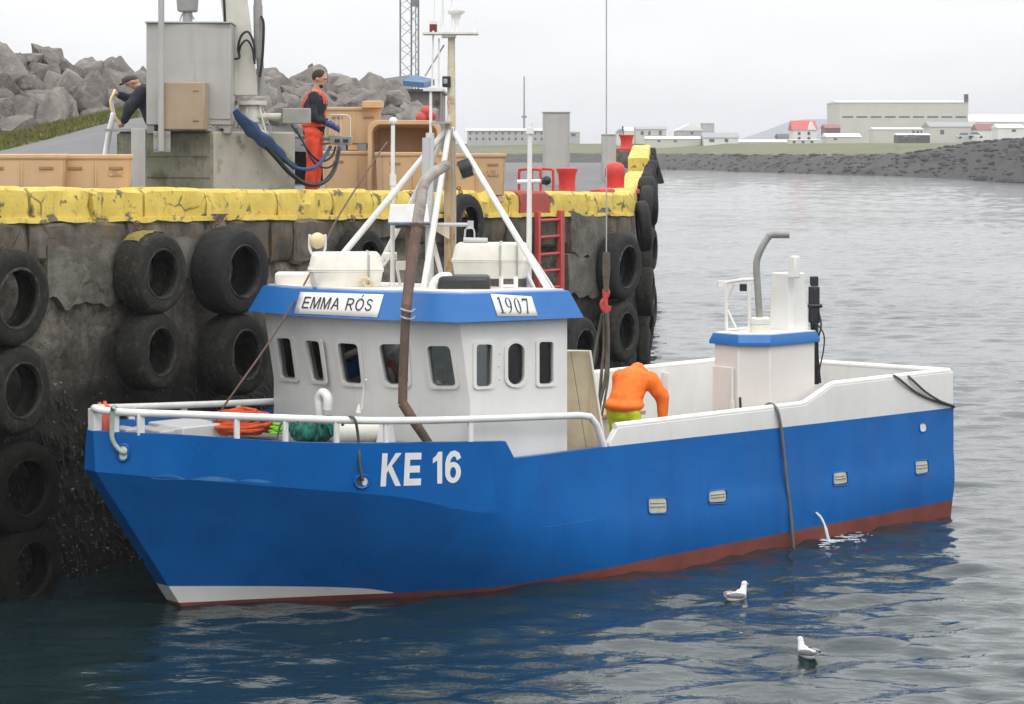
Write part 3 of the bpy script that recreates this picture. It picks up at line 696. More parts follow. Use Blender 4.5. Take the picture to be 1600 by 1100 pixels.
# decks
def deck(name, a0, a1, z, mat, inset=.06):
    m = MB(); As = np.linspace(a0, a1, 14); vs = []
    for a in As: yy = max(hy(min(a, 12.95), z)-inset, .02); vs += [(a, yy, z), (a, -yy, z)]
    m.add(vs, [(2*i, 2*i+1, 2*i+3, 2*i+2) for i in range(len(As)-1)])
    return m.build(name, mat, boat)
deck('main_deck', .06, 7.4, .85, 'deck_grey'); deck('side_deck', 7.3, 8.7, 1.48, 'deck_grey'); deck('foredeck', 8.6, 12.88, 1.76, 'deck_grey')
m = MB(); m.box(7.3, 7.36, -2.05, 2.05, .8, 1.48).box(8.6, 8.66, -2.05, 2.05, 1.45, 1.76); m.build('deck_riser', 'deck_grey', boat)

# white bulwark round the working deck
def bul(a): return 1.84 if a > 3.33 else (1.84+(3.33-a)/.6*.22 if a > 2.73 else 2.06)
for sgn, aend in ((1, 6.98), (-1, 8.5)):
    m = MB(); As = [0, .5, 1.2, 2, 2.73, 3.03, 3.33, 4, 5, 6, aend-.14, aend]; rings = []
    for a in As:
        yo = yt(a)-.004; zz = bul(a) if sgn > 0 else 1.95-.01*a+.08*(a < .3)
        if a == aend and sgn > 0: zz = 1.66
        y0 = zt(a)-.008
        rings.append([(a, sgn*yo, y0), (a, sgn*yo, zz), (a, sgn*(yo-.09), zz), (a, sgn*(yo-.09), .83)])
    m.loft(rings, closed=True); m.build('bulwark', 'boat_white', boat, smooth=30, bev=.012)
m = MB(); m.hexa([(0.004, 2.09, 1.535), (.09, 2.0, .83), (.09, -2.0, .83), (.004, -2.09, 1.535)], [(.004, 2.09, 2.06), (.09, 2.0, 2.055), (.09, -2.0, 1.97), (.004, -2.09, 1.97)])
m.build('transom_bulwark', 'boat_white', boat, bev=.01)
m = MB()                                        # rail cap on the port bulwark, starboard bulwark and transom
pp = [(a, yt(a)-.05, bul(a)+.008) for a in (.05, .6, 1.4, 2.1, 2.7, 2.76, 3.03, 3.3, 3.4, 4.2, 5, 5.8, 6.4, 6.86)]
m.tube(pp, .046, 8); m.tube([(a, -(yt(a)-.05), 1.955-.01*a) for a in (.05, 1, 2, 3, 4, 5, 6, 7, 8.4)], .05, 8)
m.tube([(.05, 2.05, 2.06), (.05, -2.05, 1.975)], .05, 8)
m.build('cap_rail', 'pipe_white', boat, smooth=60)
for a in (6.9, 5.6, 4.3, 3.0, 1.7):             # frames welded inside the far bulwark
    m = MB(); y = -(yt(a)-.1)
    m.prism([(a-.03, y), (a+.03, y), (a+.03, y+.12), (a-.03, y+.12)], .84, 1.85); m.build('bulwark_stiffener', 'boat_white', boat)
m = MB(); m.box(2.9, 4.5, -(yt(5)-.1), -(yt(5)-.34), .84, 1.52); m.build('side_locker', 'boat_white', boat, bev=.02)
m = MB(); m.box(4.15, 5.0, -1.45, -.1, .84, 1.58); m.box(4.1, 5.05, -1.5, -.05, 1.58, 1.64, 1); m.build('hatch_coaming', ['boat_cream', 'hatch_wood'], boat, bev=.012)
m = MB(); m.tube([(5.0, -1.75, 1.85), (5.35, -1.4, 1.25)], .018, 6); m.build('brace_rod', 'gear_grey', boat)

# bow railing
def side(px, py, sgn=1, inset=.05):
    f = lambda a: BF.proj((a, sgn*max(yt(a)-inset, .02), 2))[0]-px
    lo, hi = 5.0, 13.0
    for _ in range(50):
        mid = (lo+hi)/2
        if f(mid) > 0: lo = mid
        else: hi = mid
    p = BF.w(lo, sgn*max(yt(lo)-inset, .02), 0)
    return Vector((lo, sgn*max(yt(lo)-inset, .02), EYE-(py-HY)/F*p.y))
m = MB()
port = [side(*q) for q in ((175, 643), (235, 646), (300, 648), (430, 653), (560, 657), (650, 657), (735, 655), (905, 649))]
stem_p = BF.px(147, 638, y=0.0); end = [side(922, 651), side(932, 664), side(944, 698)]
star = [side(*q, -1) for q in ((168, 637), (230, 635), (340, 631), (430, 627))]
star = [p for p in star]
path = star[::-1]+[stem_p]+port
m.tube(catmull(path, 4)+end, .043, 10); m.build('bow_rail', 'pipe_white', boat, smooth=60)
for (px, y0, y1, sg) in ((180, 643, 675, 1), (220, 645, 678, 1), (370, 651, 686, 1), (446, 654, 690, 1), (526, 656, 690, 1), (735, 655, 689, 1), (603, 657, 690, 1), (205, 636, 668, -1), (287, 633, 664, -1), (372, 630, 660, -1)):
    p = side(px, y0, sg); zz = zt(p.x)
    m = MB(); w = .032 if px > 300 else .045
    m.box(p.x-w, p.x+w, p.y-.02, p.y+.02, zz-.03, p.z); m.build('rail_stanchion', 'pipe_white', boat, bev=.008)
m = MB(); m.box(stem_p.x-.06, stem_p.x+.04, -.07, .07, 2.08, stem_p.z); m.build('stem_post', 'pipe_white', boat, bev=.01)

# weld seams and scraped knuckle
def on_hull(pts, off=.003): return [q for q in (hc.hit(x, y, off)[0] for x, y in pts) if q is not None]
m = MB()
for line in (((760, 832), (850, 824), (931, 812)), ((770, 795), (758, 830)), ((770, 795), (700, 794)), ((748, 905), (735, 920))):
    P = on_hull(line)
    if len(P) > 1: m.tube(catmull(P, 5), .005, 5)
m.build('weld_seam', 'hull_blue', boat)
m = MB()
for (x0, x1, y0, y1, dep) in ((235, 290, 748, 749, 7), (300, 372, 749, 752, 5), (376, 424, 751, 754, 3)):
    top, bot = [], []
    for k in range(13):
        u = k/12; x = x0+(x1-x0)*u; y = y0+(y1-y0)*u
        a, b = hc.hit(x, y-dep*math.sin(math.pi*u)-.8, .002)[0], hc.hit(x, y+1.2*math.sin(math.pi*u), .002)[0]
        top.append(a); bot.append(b)
    m.add(top+bot, [(i, i+1, 13+i+1, 13+i) for i in range(12)])
sc_ = m.build('scraped_patch', 'scrape_blue', boat, fix=False)

# registration lettering on the bow
lettering('registration_lettering', text_mesh('KE', .21, .1), ((597, 708), (659, 707), (657, 758), (594, 760)), hc, 'letter_white', boat, .008)
lettering('registration_number', text_mesh('16', .2, .1), ((675, 706), (720, 704), (719.5, 754), (675, 756)), hc, 'letter_white', boat, .008)

# freeing ports with flaps, scuppers and hawse holes
def hull_ring(q, name, mat, r, rad=.15, off=.006):
    P = on_hull(rrect(q, rad, 3), off); P.append(P[0]); P.append(P[1])
    m = MB(); m.tube(P, r, 6); return m.build(name, mat, boat, smooth=60)
def hull_plate(q, name, mat, off, rad=.15, parent=None):
    P = on_hull(rrect(q, rad, 3), off); B = on_hull(rrect(q, rad, 3), off-.02); m = MB(); m.loft([B, P]); return m.build(name, mat, parent or boat, smooth=0)
for q, kind in ((((1012, 778), (1042, 777), (1043, 802), (1013, 803)), 0), (((1106, 767), (1135, 764), (1136, 786), (1106, 788)), 1),
                (((1301, 738), (1323, 736), (1325, 757), (1301, 760)), 1), (((1429, 720), (1450, 718), (1451, 739), (1430, 742)), 0)):
    f = hull_ring(q, 'freeing_port', 'hull_blue', .012)
    hull_plate(q, 'recess', 'console', .001, parent=f)
    g = [(x+(1 if i in (0, 3) else -(3 if kind else 2)), y+(1.5 if i < 2 else -(3 if kind else 1.5))) for i, (x, y) in enumerate(q)]
    hull_plate(g, 'flap', 'beige_flap', .018 if kind else .008, parent=f)
    mm = MB()
    for v in (.3, .55):
        P = on_hull([bil(g, .08, v), bil(g, .92, v)], .026 if kind else .014); mm.tube(P, .008, 5)
    mm.build('flap_rib', 'gear_grey', f)
q = ((1436, 661), (1447, 660), (1448, 674), (1437, 676)); f = hull_ring(q, 'stern_fairlead', 'hull_blue', .01, .4); hull_plate(q, 'fairlead_opening', 'boat_white', .002, .4, parent=f)
q = ((183, 695), (201, 693), (202, 719), (185, 721)); f = hull_ring(q, 'bow_fairlead', 'hull_blue', .017, .48); hull_plate(q, 'fairlead_opening', 'boat_white', .003, .48, parent=f)
q = ((553, 743), (577, 741), (577, 761), (554, 763)); f = hull_ring(q, 'side_fairlead', 'hull_blue', .02, .45); hull_plate(q, 'fairlead_opening', 'console', .002, .45, parent=f)
q = ((565, 746), (575, 745), (575, 758), (566, 759)); hull_plate(q, 'inner_lip', 'boat_white', .006, .45, parent=f)

# ------------------------------------------------------------------ wheelhouse
LO = [(7.5, 1.95), (9.06, 1.95), (9.35, .55), (9.35, -.55), (9.06, -1.95), (7.5, -1.95)]
FW = .17; ZK, ZTOP = 2.28, 3.26
UP = [(7.5, 1.95), (9.06+FW, 1.95), (9.35+FW, .55), (9.35+FW, -.55), (9.06+FW, -1.95), (7.5, -1.95)]
def shr(P, k): return [(x+(k if i in (0, 5) else -k), y-math.copysign(k if i not in (2, 3) else .02, y)) for i, (x, y) in enumerate(P)]
def ringz(P, z): return [Vector((x, y, z)) for x, y in P]
m = MB(); k = .07
rg = [ringz(LO, .8), ringz(LO, ZK), ringz(UP, ZTOP), ringz(shr(UP, k), ZTOP), ringz(shr(LO, k), ZK), ringz(shr(LO, k), .8)]
m.loft(rg+[rg[0]], True, False)
me = m.mesh('wheelhouse'); bm = bmesh.new(); bm.from_mesh(me); bmesh.ops.remove_doubles(bm, verts=bm.verts, dist=1e-5); bmesh.ops.recalc_face_normals(bm, faces=bm.faces); bm.to_mesh(me); bm.free()
house = link('wheelhouse', me, 'boat_white', boat)
def facet(i):       # plane of the upper wall between corners i and i+1
    a, b, c = Vector((*LO[i], ZK)), Vector((*LO[i+1], ZK)), Vector((*UP[i+1], ZTOP))
    n = (b-a).cross(c-b).normalized()
    if n.dot(Vector((a.x-8.4, a.y+b.y, 0))) < 0: n = -n
    return a, n
WINS = [(3, ((433, 528), (455, 528), (464, 592), (441, 590))), (3, ((478, 531), (500, 533), (509, 596), (490, 594))), (2, ((529, 535), (560, 537), (567, 600), (538, 598))),
        (1, ((593, 537), (635, 537), (640, 601), (604, 600))), (1, ((668, 540), (704, 540), (714, 603), (676, 603))),
        (0, ((743, 538), (768, 538), (767, 603), (743, 604))), (0, ((792, 536), (818, 536), (818, 601), (792, 601))), (0, ((841, 534), (863, 534), (863, 599), (841, 600)))]
cut = MB(); FR = []
for i, (fi, q) in enumerate(WINS):
    p, nrm = facet(fi); rad = .5 if i == 6 else .2
    P = [BF.plane(x, y, p, nrm) for x, y in rrect(q, rad, 4)]
    Q = [BF.plane(x, y, p, nrm) for x, y in rrect(q, rad, 4, grow=4.6)]
    FR.append((P, Q, nrm)); cut.loft([[v-nrm*.2 for v in P], [v+nrm*.2 for v in P]])
me = cut.mesh('cut'); bm = bmesh.new(); bm.from_mesh(me); bmesh.ops.recalc_face_normals(bm, faces=bm.faces); bm.to_mesh(me); bm.free()
co = link('cutter', me, None, boat)
bo = house.modifiers.new('b', 'BOOLEAN'); bo.object = co; bo.operation = 'DIFFERENCE'; bo.solver = 'EXACT'
bake(house, 25); bpy.data.objects.remove(co)
for P, Q, nrm in FR:
    m = MB(); m.loft([[v+nrm*.003 for v in Q], [v+nrm*.022 for v in Q], [v+nrm*.022 for v in P], [v-nrm*.05 for v in P]], True, False)
    m.build('window_frame', 'boat_white', house, smooth=50)
    m = MB(); G = [p+(p-sum(P, Vector())/len(P)).normalized()*.004 for p in P]
    m.loft([[v-nrm*.032 for v in G], [v-nrm*.026 for v in G]]); m.build('window_pane', 'window_glass', house, smooth=0)
for x, y in ((781, 552), (780, 572), (781, 592), (824, 552), (825, 572), (824, 592)):
    p, nrm = facet(0); c = BF.plane(x, y, p, nrm); m = MB(); m.tube([c, c+nrm*.012], .011, 6); m.build('door_bolt', 'gear_white', house)
# grey painted window band is a plate of its own under the visor
m = MB(); m.add(ringz(shr(UP, .05), 3.10), [tuple(range(6))]); m.build('ceiling', 'interior', house)
m = MB(); m.add(ringz(shr(LO, .05), 1.5), [tuple(range(6))]); m.build('cabin_floor', 'console', house)
m = MB(); m.box(8.55, 8.95, -1.6, 1.6, 1.5, 2.32); m.box(8.62, 8.7, .5, 1.0, 2.32, 2.62); m.box(8.62, 8.7, -.3, .2, 2.32, 2.6); m.build('console', 'console', house, bev=.02)
m = MB(); m.ell((8.1, 1.05, 2.45), (.2, .22, .34)); m.box(7.9, 8.3, .85, 1.3, 1.5, 2.15); m.build('helm_seat', 'seat_teal', house)
m = MB(); m.box(7.58, 7.62, -1.3, -.5, 1.5, 3.1); m.build('cabin_curtain', 'interior', house)

# visor
V0 = [(7.36, 2.10), (9.36, 2.10), (9.70, .6), (9.70, -.6), (9.36, -2.10), (7.36, -2.10)]
V1 = [(7.48, 1.97), (9.22, 1.97), (9.54, .56), (9.54, -.56), (9.22, -1.97), (7.48, -1.97)]
ZV0, ZV1 = 3.185, 3.505
def ringv(P, z): return [Vector((x, y, z+.022*y+.022*(x-8.3))) for x, y in P]
m = MB(); m.loft([ringv(shr(V0, .2), ZV0+.01), ringv(V0, ZV0), ringv(V1, ZV1), ringv(shr(V1, .03), ZV1+.012)], True, True)
visor = m.build('visor', 'visor_blue', house, smooth=20); vc = Caster(visor, BF)
m = MB(); m.loft([ringv(shr(V1, .05), ZV1+.002), ringv(shr(V1, .05), ZV1+.03)]); m.build('roof', 'boat_white', house)
def sheet(name, q, mat, parent, off=.006, nu=14, nv=3):
    vs, N2 = [], (nu+1)*(nv+1)
    for j in range(nv+1):
        for i in range(nu+1): vs.append(vc.hit(*bil(q, i/nu, j/nv), off)[0])
    m = MB(); m.add(vs, [(j*(nu+1)+i, j*(nu+1)+i+1, (j+1)*(nu+1)+i+1, (j+1)*(nu+1)+i) for j in range(nv) for i in range(nu)])
    o = m.build(name, mat, parent, smooth=40, fix=False); s = o.modifiers.new('t', 'SOLIDIFY'); s.thickness = .004; s.offset = 0; return o
s1 = sheet('name_board', ((470, 456.5), (600, 460.5), (590, 496.5), (460, 490)), 'sign_white', house)
lettering('name_lettering', text_mesh('EMMA RÓS', .125, .17), ((478, 464), (585, 467.5), (580, 487), (472, 482)), vc, 'stencil_black', s1, .015)
s1['label'] = 'white board reading EMMA RÓS'
s2 = sheet('number_board', ((766, 459.5), (830, 463.5), (840, 494.5), (777, 494.5)), 'sign_white', house)
s2['label'] = 'white board reading 1907'
def serif_1907():       # upright serif figures, x 0..4, y down 0..1
    V, Fc = [], []
    def poly(p): n = len(V); V.extend(p); Fc.append(tuple(range(n, n+len(p))))
    def ring(cx, cy, rx, ry, tx, ty):
        a, b = ell_pts(cx, cy, rx, ry), ell_pts(cx, cy, rx-tx, ry-ty); n = len(V); V.extend(a+b); k = len(a)
        Fc.extend([(n+i, n+(i+1) % k, n+k+(i+1) % k, n+k+i) for i in range(k)])
    poly([(.40, .02), (.58, 0), (.58, .95), (.40, .95)]); poly([(.22, .95), (.76, .95), (.76, 1), (.22, 1)]); poly([(.2, .14), (.40, .02), (.40, .10), (.22, .18)])
    ring(1.45, .32, .34, .32, .15, .05); poly([(1.64, .35), (1.79, .35), (1.70, .68), (1.48, .9), (1.2, 1.0), (1.2, .96), (1.42, .84), (1.58, .64)])
    ring(2.45, .5, .34, .5, .15, .05)
    poly([(3.14, 0), (3.80, 0), (3.80, .05), (3.72, .13), (3.2, .13), (3.14, .26), (3.1, .26)]); poly([(3.66, .13), (3.8, .05), (3.46, 1.0), (3.30, 1.0)])
    return [((x-.15)/3.7, y) for x, y in V], Fc
lettering('number_lettering', serif_1907(), ((773, 464), (823, 467), (830, 491), (781, 490)), vc, 'stencil_black', s2, .015)

# loose fittings on the wheelhouse front
m = MB(); m.tube(catmull([BW(504, 690, 26.9), BW(499, 640, 26.9), BW(499, 622, 26.9), BW(505, 614, 26.85), BW(512, 622, 26.8), BW(512, 640, 26.8)], 5), .06, 10); m.build('vent_pipe', 'pipe_white', boat, smooth=60)
m = MB(); m.tube([BW(565, 640, 26.5), BW(569, 597, 26.45), BW(572, 593, 26.4)], .012, 6); m.tube([BW(560, 645, 26.5), BW(561, 632, 26.5)], [.035, .01], 6); m.build('window_wiper', 'pipe_white', boat)
dc = BF.px(566, 690, z=1.78)
m = MB(); X = Matrix.Translation(BW(566, 672, 26.35)) @ BF.I.to_3x3().to_4x4() @ Matrix.Rotation(R(90), 4, 'Y')
m.lathe([(.14, -.28), (.145, -.27), (.145, .05), (.15, .06), (.15, .09), (.145, .1), (.145, .27), (.14, .28)], 20, X)
m.box(-.14, .1, -.1, .1, -.22, -.16, X=X); m.build('anchor_winch_drum', 'gear_white', boat, smooth=40)
m = MB(); p = BW(603, 672, 26.2); m.hexa([p+Vector(v) for v in ((-.1, -.08, -.2), (.1, -.08, -.2), (.1, .08, -.2), (-.1, .08, -.2))], [p+Vector(v) for v in ((-.05, -.05, .13), (.05, -.05, .13), (.05, .05, .13), (-.05, .05, .13))])
m.build('winch_stand', 'boat_white', boat, bev=.01)
m = MB()
for (px, py, s) in ((190, 672, .25), (240, 674, .3), (266, 672, .2)):
    p = BF.px(px, py, z=1.95); m.box(p.x-.1, p.x+.1, p.y-s, p.y+s, 1.76, 1.99)
m.build('bow_bollard', 'gear_grey', boat, bev=.02)
p = BF.px(300, 668, z=1.95); m = MB(); m.box(p.x-.35, p.x+.3, p.y-.5, p.y+.25, 1.76, 2.0); m.build('anchor_locker', 'panel_grey', boat, bev=.02)

# rusty pipe standing against the wheelhouse
m = MB(); m.tube(catmull([BW(698, 258, 27.3), BW(684, 266, 27.2), BW(668, 279, 27.0), BW(660, 296, 26.9), BW(657, 320, 26.8), BW(652, 351, 26.7)], 4), [.068]*13+[.070]*8, 12, True)
m.build('lagged_pipe', 'pipe_lagging', boat, smooth=50)
m = MB(); m.tube(catmull([BW(652, 350, 26.7), BW(645, 400, 26.5), BW(638, 452, 26.25), BW(634, 495, 26.05), BW(630, 590, 26.0), BW(629, 632, 25.97)], 4), [.066]*8+[.062]*4+[.054]*9, 12)
m.tube([BW(629, 630, 25.97), BW(646, 657, 25.95), BW(672, 696, 25.95)], [.06, .06, .05], 10); m.lathe([(.09, -.02), (.09, .02)], 12, Matrix.Translation(BW(652, 351, 26.7)))
m.build('rusty_pipe', 'rust_pipe', boat, smooth=50)
m = MB()
for yy in (485, 497): m.tube(catmull([BW(626, yy-3, 26.12), BW(632, yy, 25.9), BW(642, yy+2, 26.0), BW(648, yy-2, 26.2)], 3), .012, 5)
m.build('pipe_clip', 'gear_grey', boat)

# ------------------------------------------------------------------ mast
MD = 28.6
mast = MB(); mx_, my_ = 7.71, 0
p0, p1 = BW(704, 448, MD), BW(705.5, 56, MD)
mast.tube([p0, p0.lerp(p1, .38), p0.lerp(p1, .64), p1], [.06, .06, .058, .045], 14)
mo = mast.build('mast', 'mast_paint', boat, smooth=60)
hub = BW(703, 196, MD)
m = MB(); m.tube([BW(703.5, 450, MD), BW(703.5, 250, MD), BW(703, 190, MD)], [.078, .078, .066], 14); m.build('mast_trunk', 'mast_tan', mo, smooth=60)
def leg(b, r=.042, t=hub): m = MB(); m.tube([t, b], [r*.9, r], 10); m.build('leg', 'pipe_white', mo, smooth=60)
ZR = 3.49
leg(BF.px(490, 452, z=ZR)); leg(BF.px(577, 446, z=ZR), .036); leg(BF.px(661, 458, z=ZR)); leg(BF.px(862, 461, z=ZR), .04)
m = MB(); c = BW(708, 50, MD); ax = BF.I.to_3x3() @ Vector((1, 0, 0)); ay = BF.I.to_3x3() @ Vector((0, 1, 0))
def slab(m, px0, px1, py0, py1, d, th, mat=0):   # upright slab facing the camera side, with real thickness th
    a, b, c_, e = W(px0, py1, d), W(px1, py1, d), W(px1, py0, d), W(px0, py0, d); dv = Vector((0, th, 0))
    m.add([BF.l(v) for v in (a, b, c_, e, a+dv, b+dv, c_+dv, e+dv)], [(0, 1, 2, 3), (7, 6, 5, 4), (0, 4, 5, 1), (1, 5, 6, 2), (2, 6, 7, 3), (3, 7, 4, 0)], mat)
slab(m, 660, 747, 50, 53, MD-.2, .4); slab(m, 690, 712, 52, 58, MD-.15, .3); m.build('mast_platform', 'pipe_white', mo)
m = MB(); q = BW(714, 48, MD); q2 = BW(713, 17, MD); m.tube([q, q+(q2-q)*.45, q+(q2-q)*.8, q2-Vector((0, 0, .03)), q2], [.022, .03, .06, .105, .11], 16); m.build('mast_horn', 'pipe_white', mo, smooth=50)
m = MB(); m.tube([BW(677, 50, MD), BW(677, 38, MD)], .05, 12); m.tube([BW(677, 38, MD), BW(677, 33, MD)], [.05, .052], 12, mat=1); m.build('signal_lamp', ['lamp_red', 'pipe_white'], mo)
m = MB()
for (px, ya, yb, r) in ((692, 48, -160, .016), (706, 48, -220, .012), (679, 48, -120, .007), (688, 48, 25, .006), (741, 50, 32, .014)): m.tube([BW(px, ya, MD), BW(px, yb, MD)], [r, r*.6], 6)
m.build('whip_antenna', 'pipe_white', mo)
m = MB(); m.tube([BW(677, 48, MD-.1), BW(675, 135, MD-.1)], .012, 6); m.tube([BW(686, 60, MD-.1), BW(685, 142, MD-.1)], .012, 6); m.tube([BW(673, 140, MD-.1), BW(673, 215, MD-.15)], .02, 6)
slab(m, 661, 692, 137, 142, MD-.15, .15); m.build('aerial_bracket', 'pipe_white', mo)
m = MB(); slab(m, 691, 704, 119, 136, MD-.15, .16); slab(m, 693, 699, 123, 131, MD-.165, .02, 1); m.build('mast_floodlight', ['black_plastic', 'gear_grey'], mo, bev=.01)
m = MB(); slab(m, 675, 704, 190, 193, MD-.2, .3); m.build('spreader_plate', 'gear_grey', mo)
m = MB(); m.tube([BW(694, 70, MD), BW(664, 119, MD)], .012, 6); m.build('mast_strut', 'gear_grey', mo)
m = MB(); m.tube([BW(672, 208, MD-.3), BW(671, 300, MD-.4), BW(671, 452, MD-.5)], .055, 8); m.tube([BW(666, 215, MD-.4), BW(665, 285, MD-.4)], .05, 8); m.build('cable_conduit', 'panel_grey', mo, smooth=50)
m = MB(); slab(m, 672, 690, 258, 300, MD-.25, .2); m.build('junction_box', 'gear_grey', mo, bev=.01)
m = MB()
for i, x in enumerate((696, 707, 711)): m.tube(catmull([BW(x+random.uniform(-1, 1), y, MD-.09) for y in (200, 240, 280, 320, 360, 400, 445)], 4), .008, 5)
m.build('mast_cable', 'gear_grey', mo)
m = MB(); m.lathe([(.0, -.1), (.11, -.1), (.12, -.02), (.12, .05), (.0, .06)], 14, Matrix.Translation(BW(730, 262, MD-.3)) @ BF.I.to_3x3().to_4x4() @ Matrix.Rotation(R(70), 4, 'Y')); slab(m, 716, 726, 276, 283, MD-.3, .1, 1)
m.build('searchlight', ['black_plastic', 'cream_lens'], mo, smooth=40)
# radar under the mast
m = MB(); A = [W(606, 348, 28.0), W(672, 348, 28.0), W(672, 348, 28.4), W(606, 348, 28.4)]; B = [W(610, 319, 28.05), W(668, 319, 28.05), W(668, 319, 28.38), W(610, 319, 28.38)]
m.hexa([BF.l(v) for v in A], [BF.l(v) for v in B]); m.hexa([BF.l(v+Vector((0, 0, -.03))) for v in A], [BF.l(v+Vector((0, 0, -.002))) for v in A], 1); m.build('radar_scanner', ['pipe_white', 'shed_blue'], boat, bev=.015)
m = MB(); slab(m, 618, 662, 352, 357, 28.1, .25); m.tube([BW(640, 355, 28.2), BW(640, 450, 28.3)], .05, 8); m.build('radar_stand', 'rust_pipe', boat)
m = MB(); m.tube([BW(664, 351, 28.1), BW(735, 351, 28.1)], .025, 8); m.tube([BW(735, 345, 28.1), BW(735, 356, 28.1)], .04, 8)
m.tube(catmull([BW(727, 358, 28), BW(727, 378, 28), BW(740, 378, 28), BW(740, 358, 28), BW(728, 357, 28)], 3), .012, 6); m.tube([BW(724, 375, 28), BW(762, 376, 28)], .035, 8); m.build('horn_bracket', 'panel_grey', boat, smooth=50)
m = MB(); m.hexa([BW(676, 358, 28.3), BW(702, 374, 28.3), BW(702, 374, 28.5), BW(676, 358, 28.5)], [BW(676, 352, 28.3), BW(702, 352, 28.3), BW(702, 352, 28.5), BW(676, 352, 28.5)]); m.build('gusset', 'mast_paint', boat)
m = MB(); m.tube([BW(676, 375, 28.6), BW(690, 430, 28.4)], .03, 8); m.build('mast_stay', 'pipe_white', boat)
# pole with white dome, pole with crossbar
m = MB(); m.tube([BW(613, 450, 28.5), BW(614, 196, 28.5)], [.03, .026], 8); m.ell(BW(614.5, 189, 28.5), (.055, .055, .05)); m.tube([BW(614, 272, 28.5), BW(614, 290, 28.5)], .042, 8); m.ell(BW(613, 447, 28.4), .05)
m.build('gps_aerial', 'pipe_white', boat, smooth=60)
m = MB(); m.tube([BW(826, 462, 28.2), BW(828, 206, 28.2)], [.036, .03], 8); m.tube([BW(808, 284, 28.2), BW(848, 283, 28.2)], .026, 8); slab(m, 822, 834, 200, 209, 28.15, .09); m.tube([BW(828, 201, 28.2), BW(829, 193, 28.2)], .03, 8)
m.tube([BW(826, 395, 28.2), BW(869, 460, 28.3)], .032, 8); m.tube([BW(822, 425, 28.0), BW(838, 460, 28.0)], .03, 8); m.ell(BW(808, 455, 28), .05)
m.build('aft_roof_post', 'pipe_white', boat, smooth=60)
m = MB(); m.ell(BW(854, 282, 28.2), (.06, .06, .06)); m.tube([BW(846, 283, 28.2), BW(852, 282, 28.2)], .045, 10); m.build('deck_floodlight', 'black_plastic', boat, smooth=60)
# roof fittings
m = MB(); m.ell(BW(496, 376, 28.9), (.105, .105, .105), 16, 10); m.build('spotlight', 'cream_lens', boat, smooth=60)
m = MB(); m.tube(catmull([BW(484, 366, 28.9), BW(484, 388, 28.9), BW(490, 398, 28.9), BW(502, 398, 28.9), BW(508, 388, 28.9), BW(508, 366, 28.9)], 3), .02, 6); m.tube([BW(496, 398, 28.9), BW(496, 450, 28.9)], .03, 6); m.build('spotlight_yoke', 'pipe_white', boat)
m = MB(); slab(m, 429, 484, 426, 449, 28.7, .3); m.build('roof_locker', 'gear_white', boat, bev=.03)
m = MB(); slab(m, 684, 766, 432, 462, 27.1, .5); m.build('roof_hatch', 'black_plastic', boat, bev=.05)
m = MB(); m.tube(catmull([BW(678, 465, 27.2), BW(678, 445, 27.2), BW(688, 434, 27.2), BW(702, 433, 27.3)], 5), .06, 10); m.build('hatch_hoop', 'pipe_white', boat, smooth=60)
m = MB()
for x in (783, 806): m.tube([BW(x, 460, 27.4), BW(x, 432, 27.4)], .03, 6)
m.tube([BW(783, 447, 27.4), BW(806, 447, 27.4)], .02, 6); m.build('raft_cradle', 'pipe_white', boat)
m = MB(); m.tube([BW(722, 434, 27.9), BW(722, 462, 27.9)], .03, 6); m.build('cradle_leg', 'pipe_white', boat)
m = MB(); m.tube([BW(600, 400, 28.6), BW(620, 400, 28.6)], .05, 6); slab(m, 618, 645, 408, 422, 28.5, .08); m.tube([BW(620, 415, 28.5), BW(626, 450, 28.5)], .02, 6); m.tube([BW(597, 418, 28.5), BW(610, 400, 28.5)], .02, 6); m.build('roof_bracket', 'gear_white', boat)

# life rafts strapped on the roof
def raft(label, px, py, d, wid, hei, dep, rz, extra):
    p = W(px, py, d); t = thing('life_raft', label, 'life raft', loc=p, rz=rz, group='life raft canisters on the wheelhouse roof')
    def prof(k, z): a, b = wid/2*k, dep/2*(k-.04); c = .05; return [Vector(v+(z,)) for v in ((-a+c, -b), (a-c, -b), (a, -b+c), (a, b-c), (a-c, b), (-a+c, b), (-a, b-c), (-a, -b+c))]
    m = MB(); m.loft([prof(.86, 0), prof(.9, .02), prof(.97, hei*.46), prof(1.0, hei*.47), prof(1.0, hei*.50)]); m.build('lower_shell', 'gear_white', t, smooth=25, bev=.012)
    m = MB(); m.loft([prof(1.0, hei*.505), prof(1.0, hei*.56), prof(.97, hei*.58), prof(.9, hei*.93), prof(.84, hei)]); m.build('upper_shell', 'gear_white', t, smooth=25, bev=.015)
    for x in extra:
        m = MB()
        def q(k, z): return Vector((x, -(dep/2*(k-.04)+.008), z))
        pts = [q(.86, 0), q(.97, hei*.46), q(1.0, hei*.5), q(.97, hei*.58), q(.9, hei*.93), Vector((x, -dep/2*.7, hei+.008)), Vector((x, dep/2*.7, hei+.008)), Vector((x, dep/2*.97, hei*.5)), Vector((x, dep/2*.86, 0))]
        m.tube(pts, .02, 6, flat=.4); m.build('strap', 'gear_grey', t)
    return t
r1 = raft('white life raft canister behind the left name board on the roof', 540, 449, 28.0, .94, .44, .55, R(6), (.28,))
m = MB(); m.tube(catmull([(.15, -.29, .05), (.18, -.32, .12), (.24, -.31, .14), (.3, -.32, .1), (.33, -.3, .05), (.25, -.31, .03), (.2, -.31, .1)], 4), .014, 6); m.build('release_lashing', 'cream_lens', r1)
r2 = raft('white life raft canister with two dark straps above the number board', 768, 434, 28.1, .99, .44, .55, R(-2), (.12, .33))

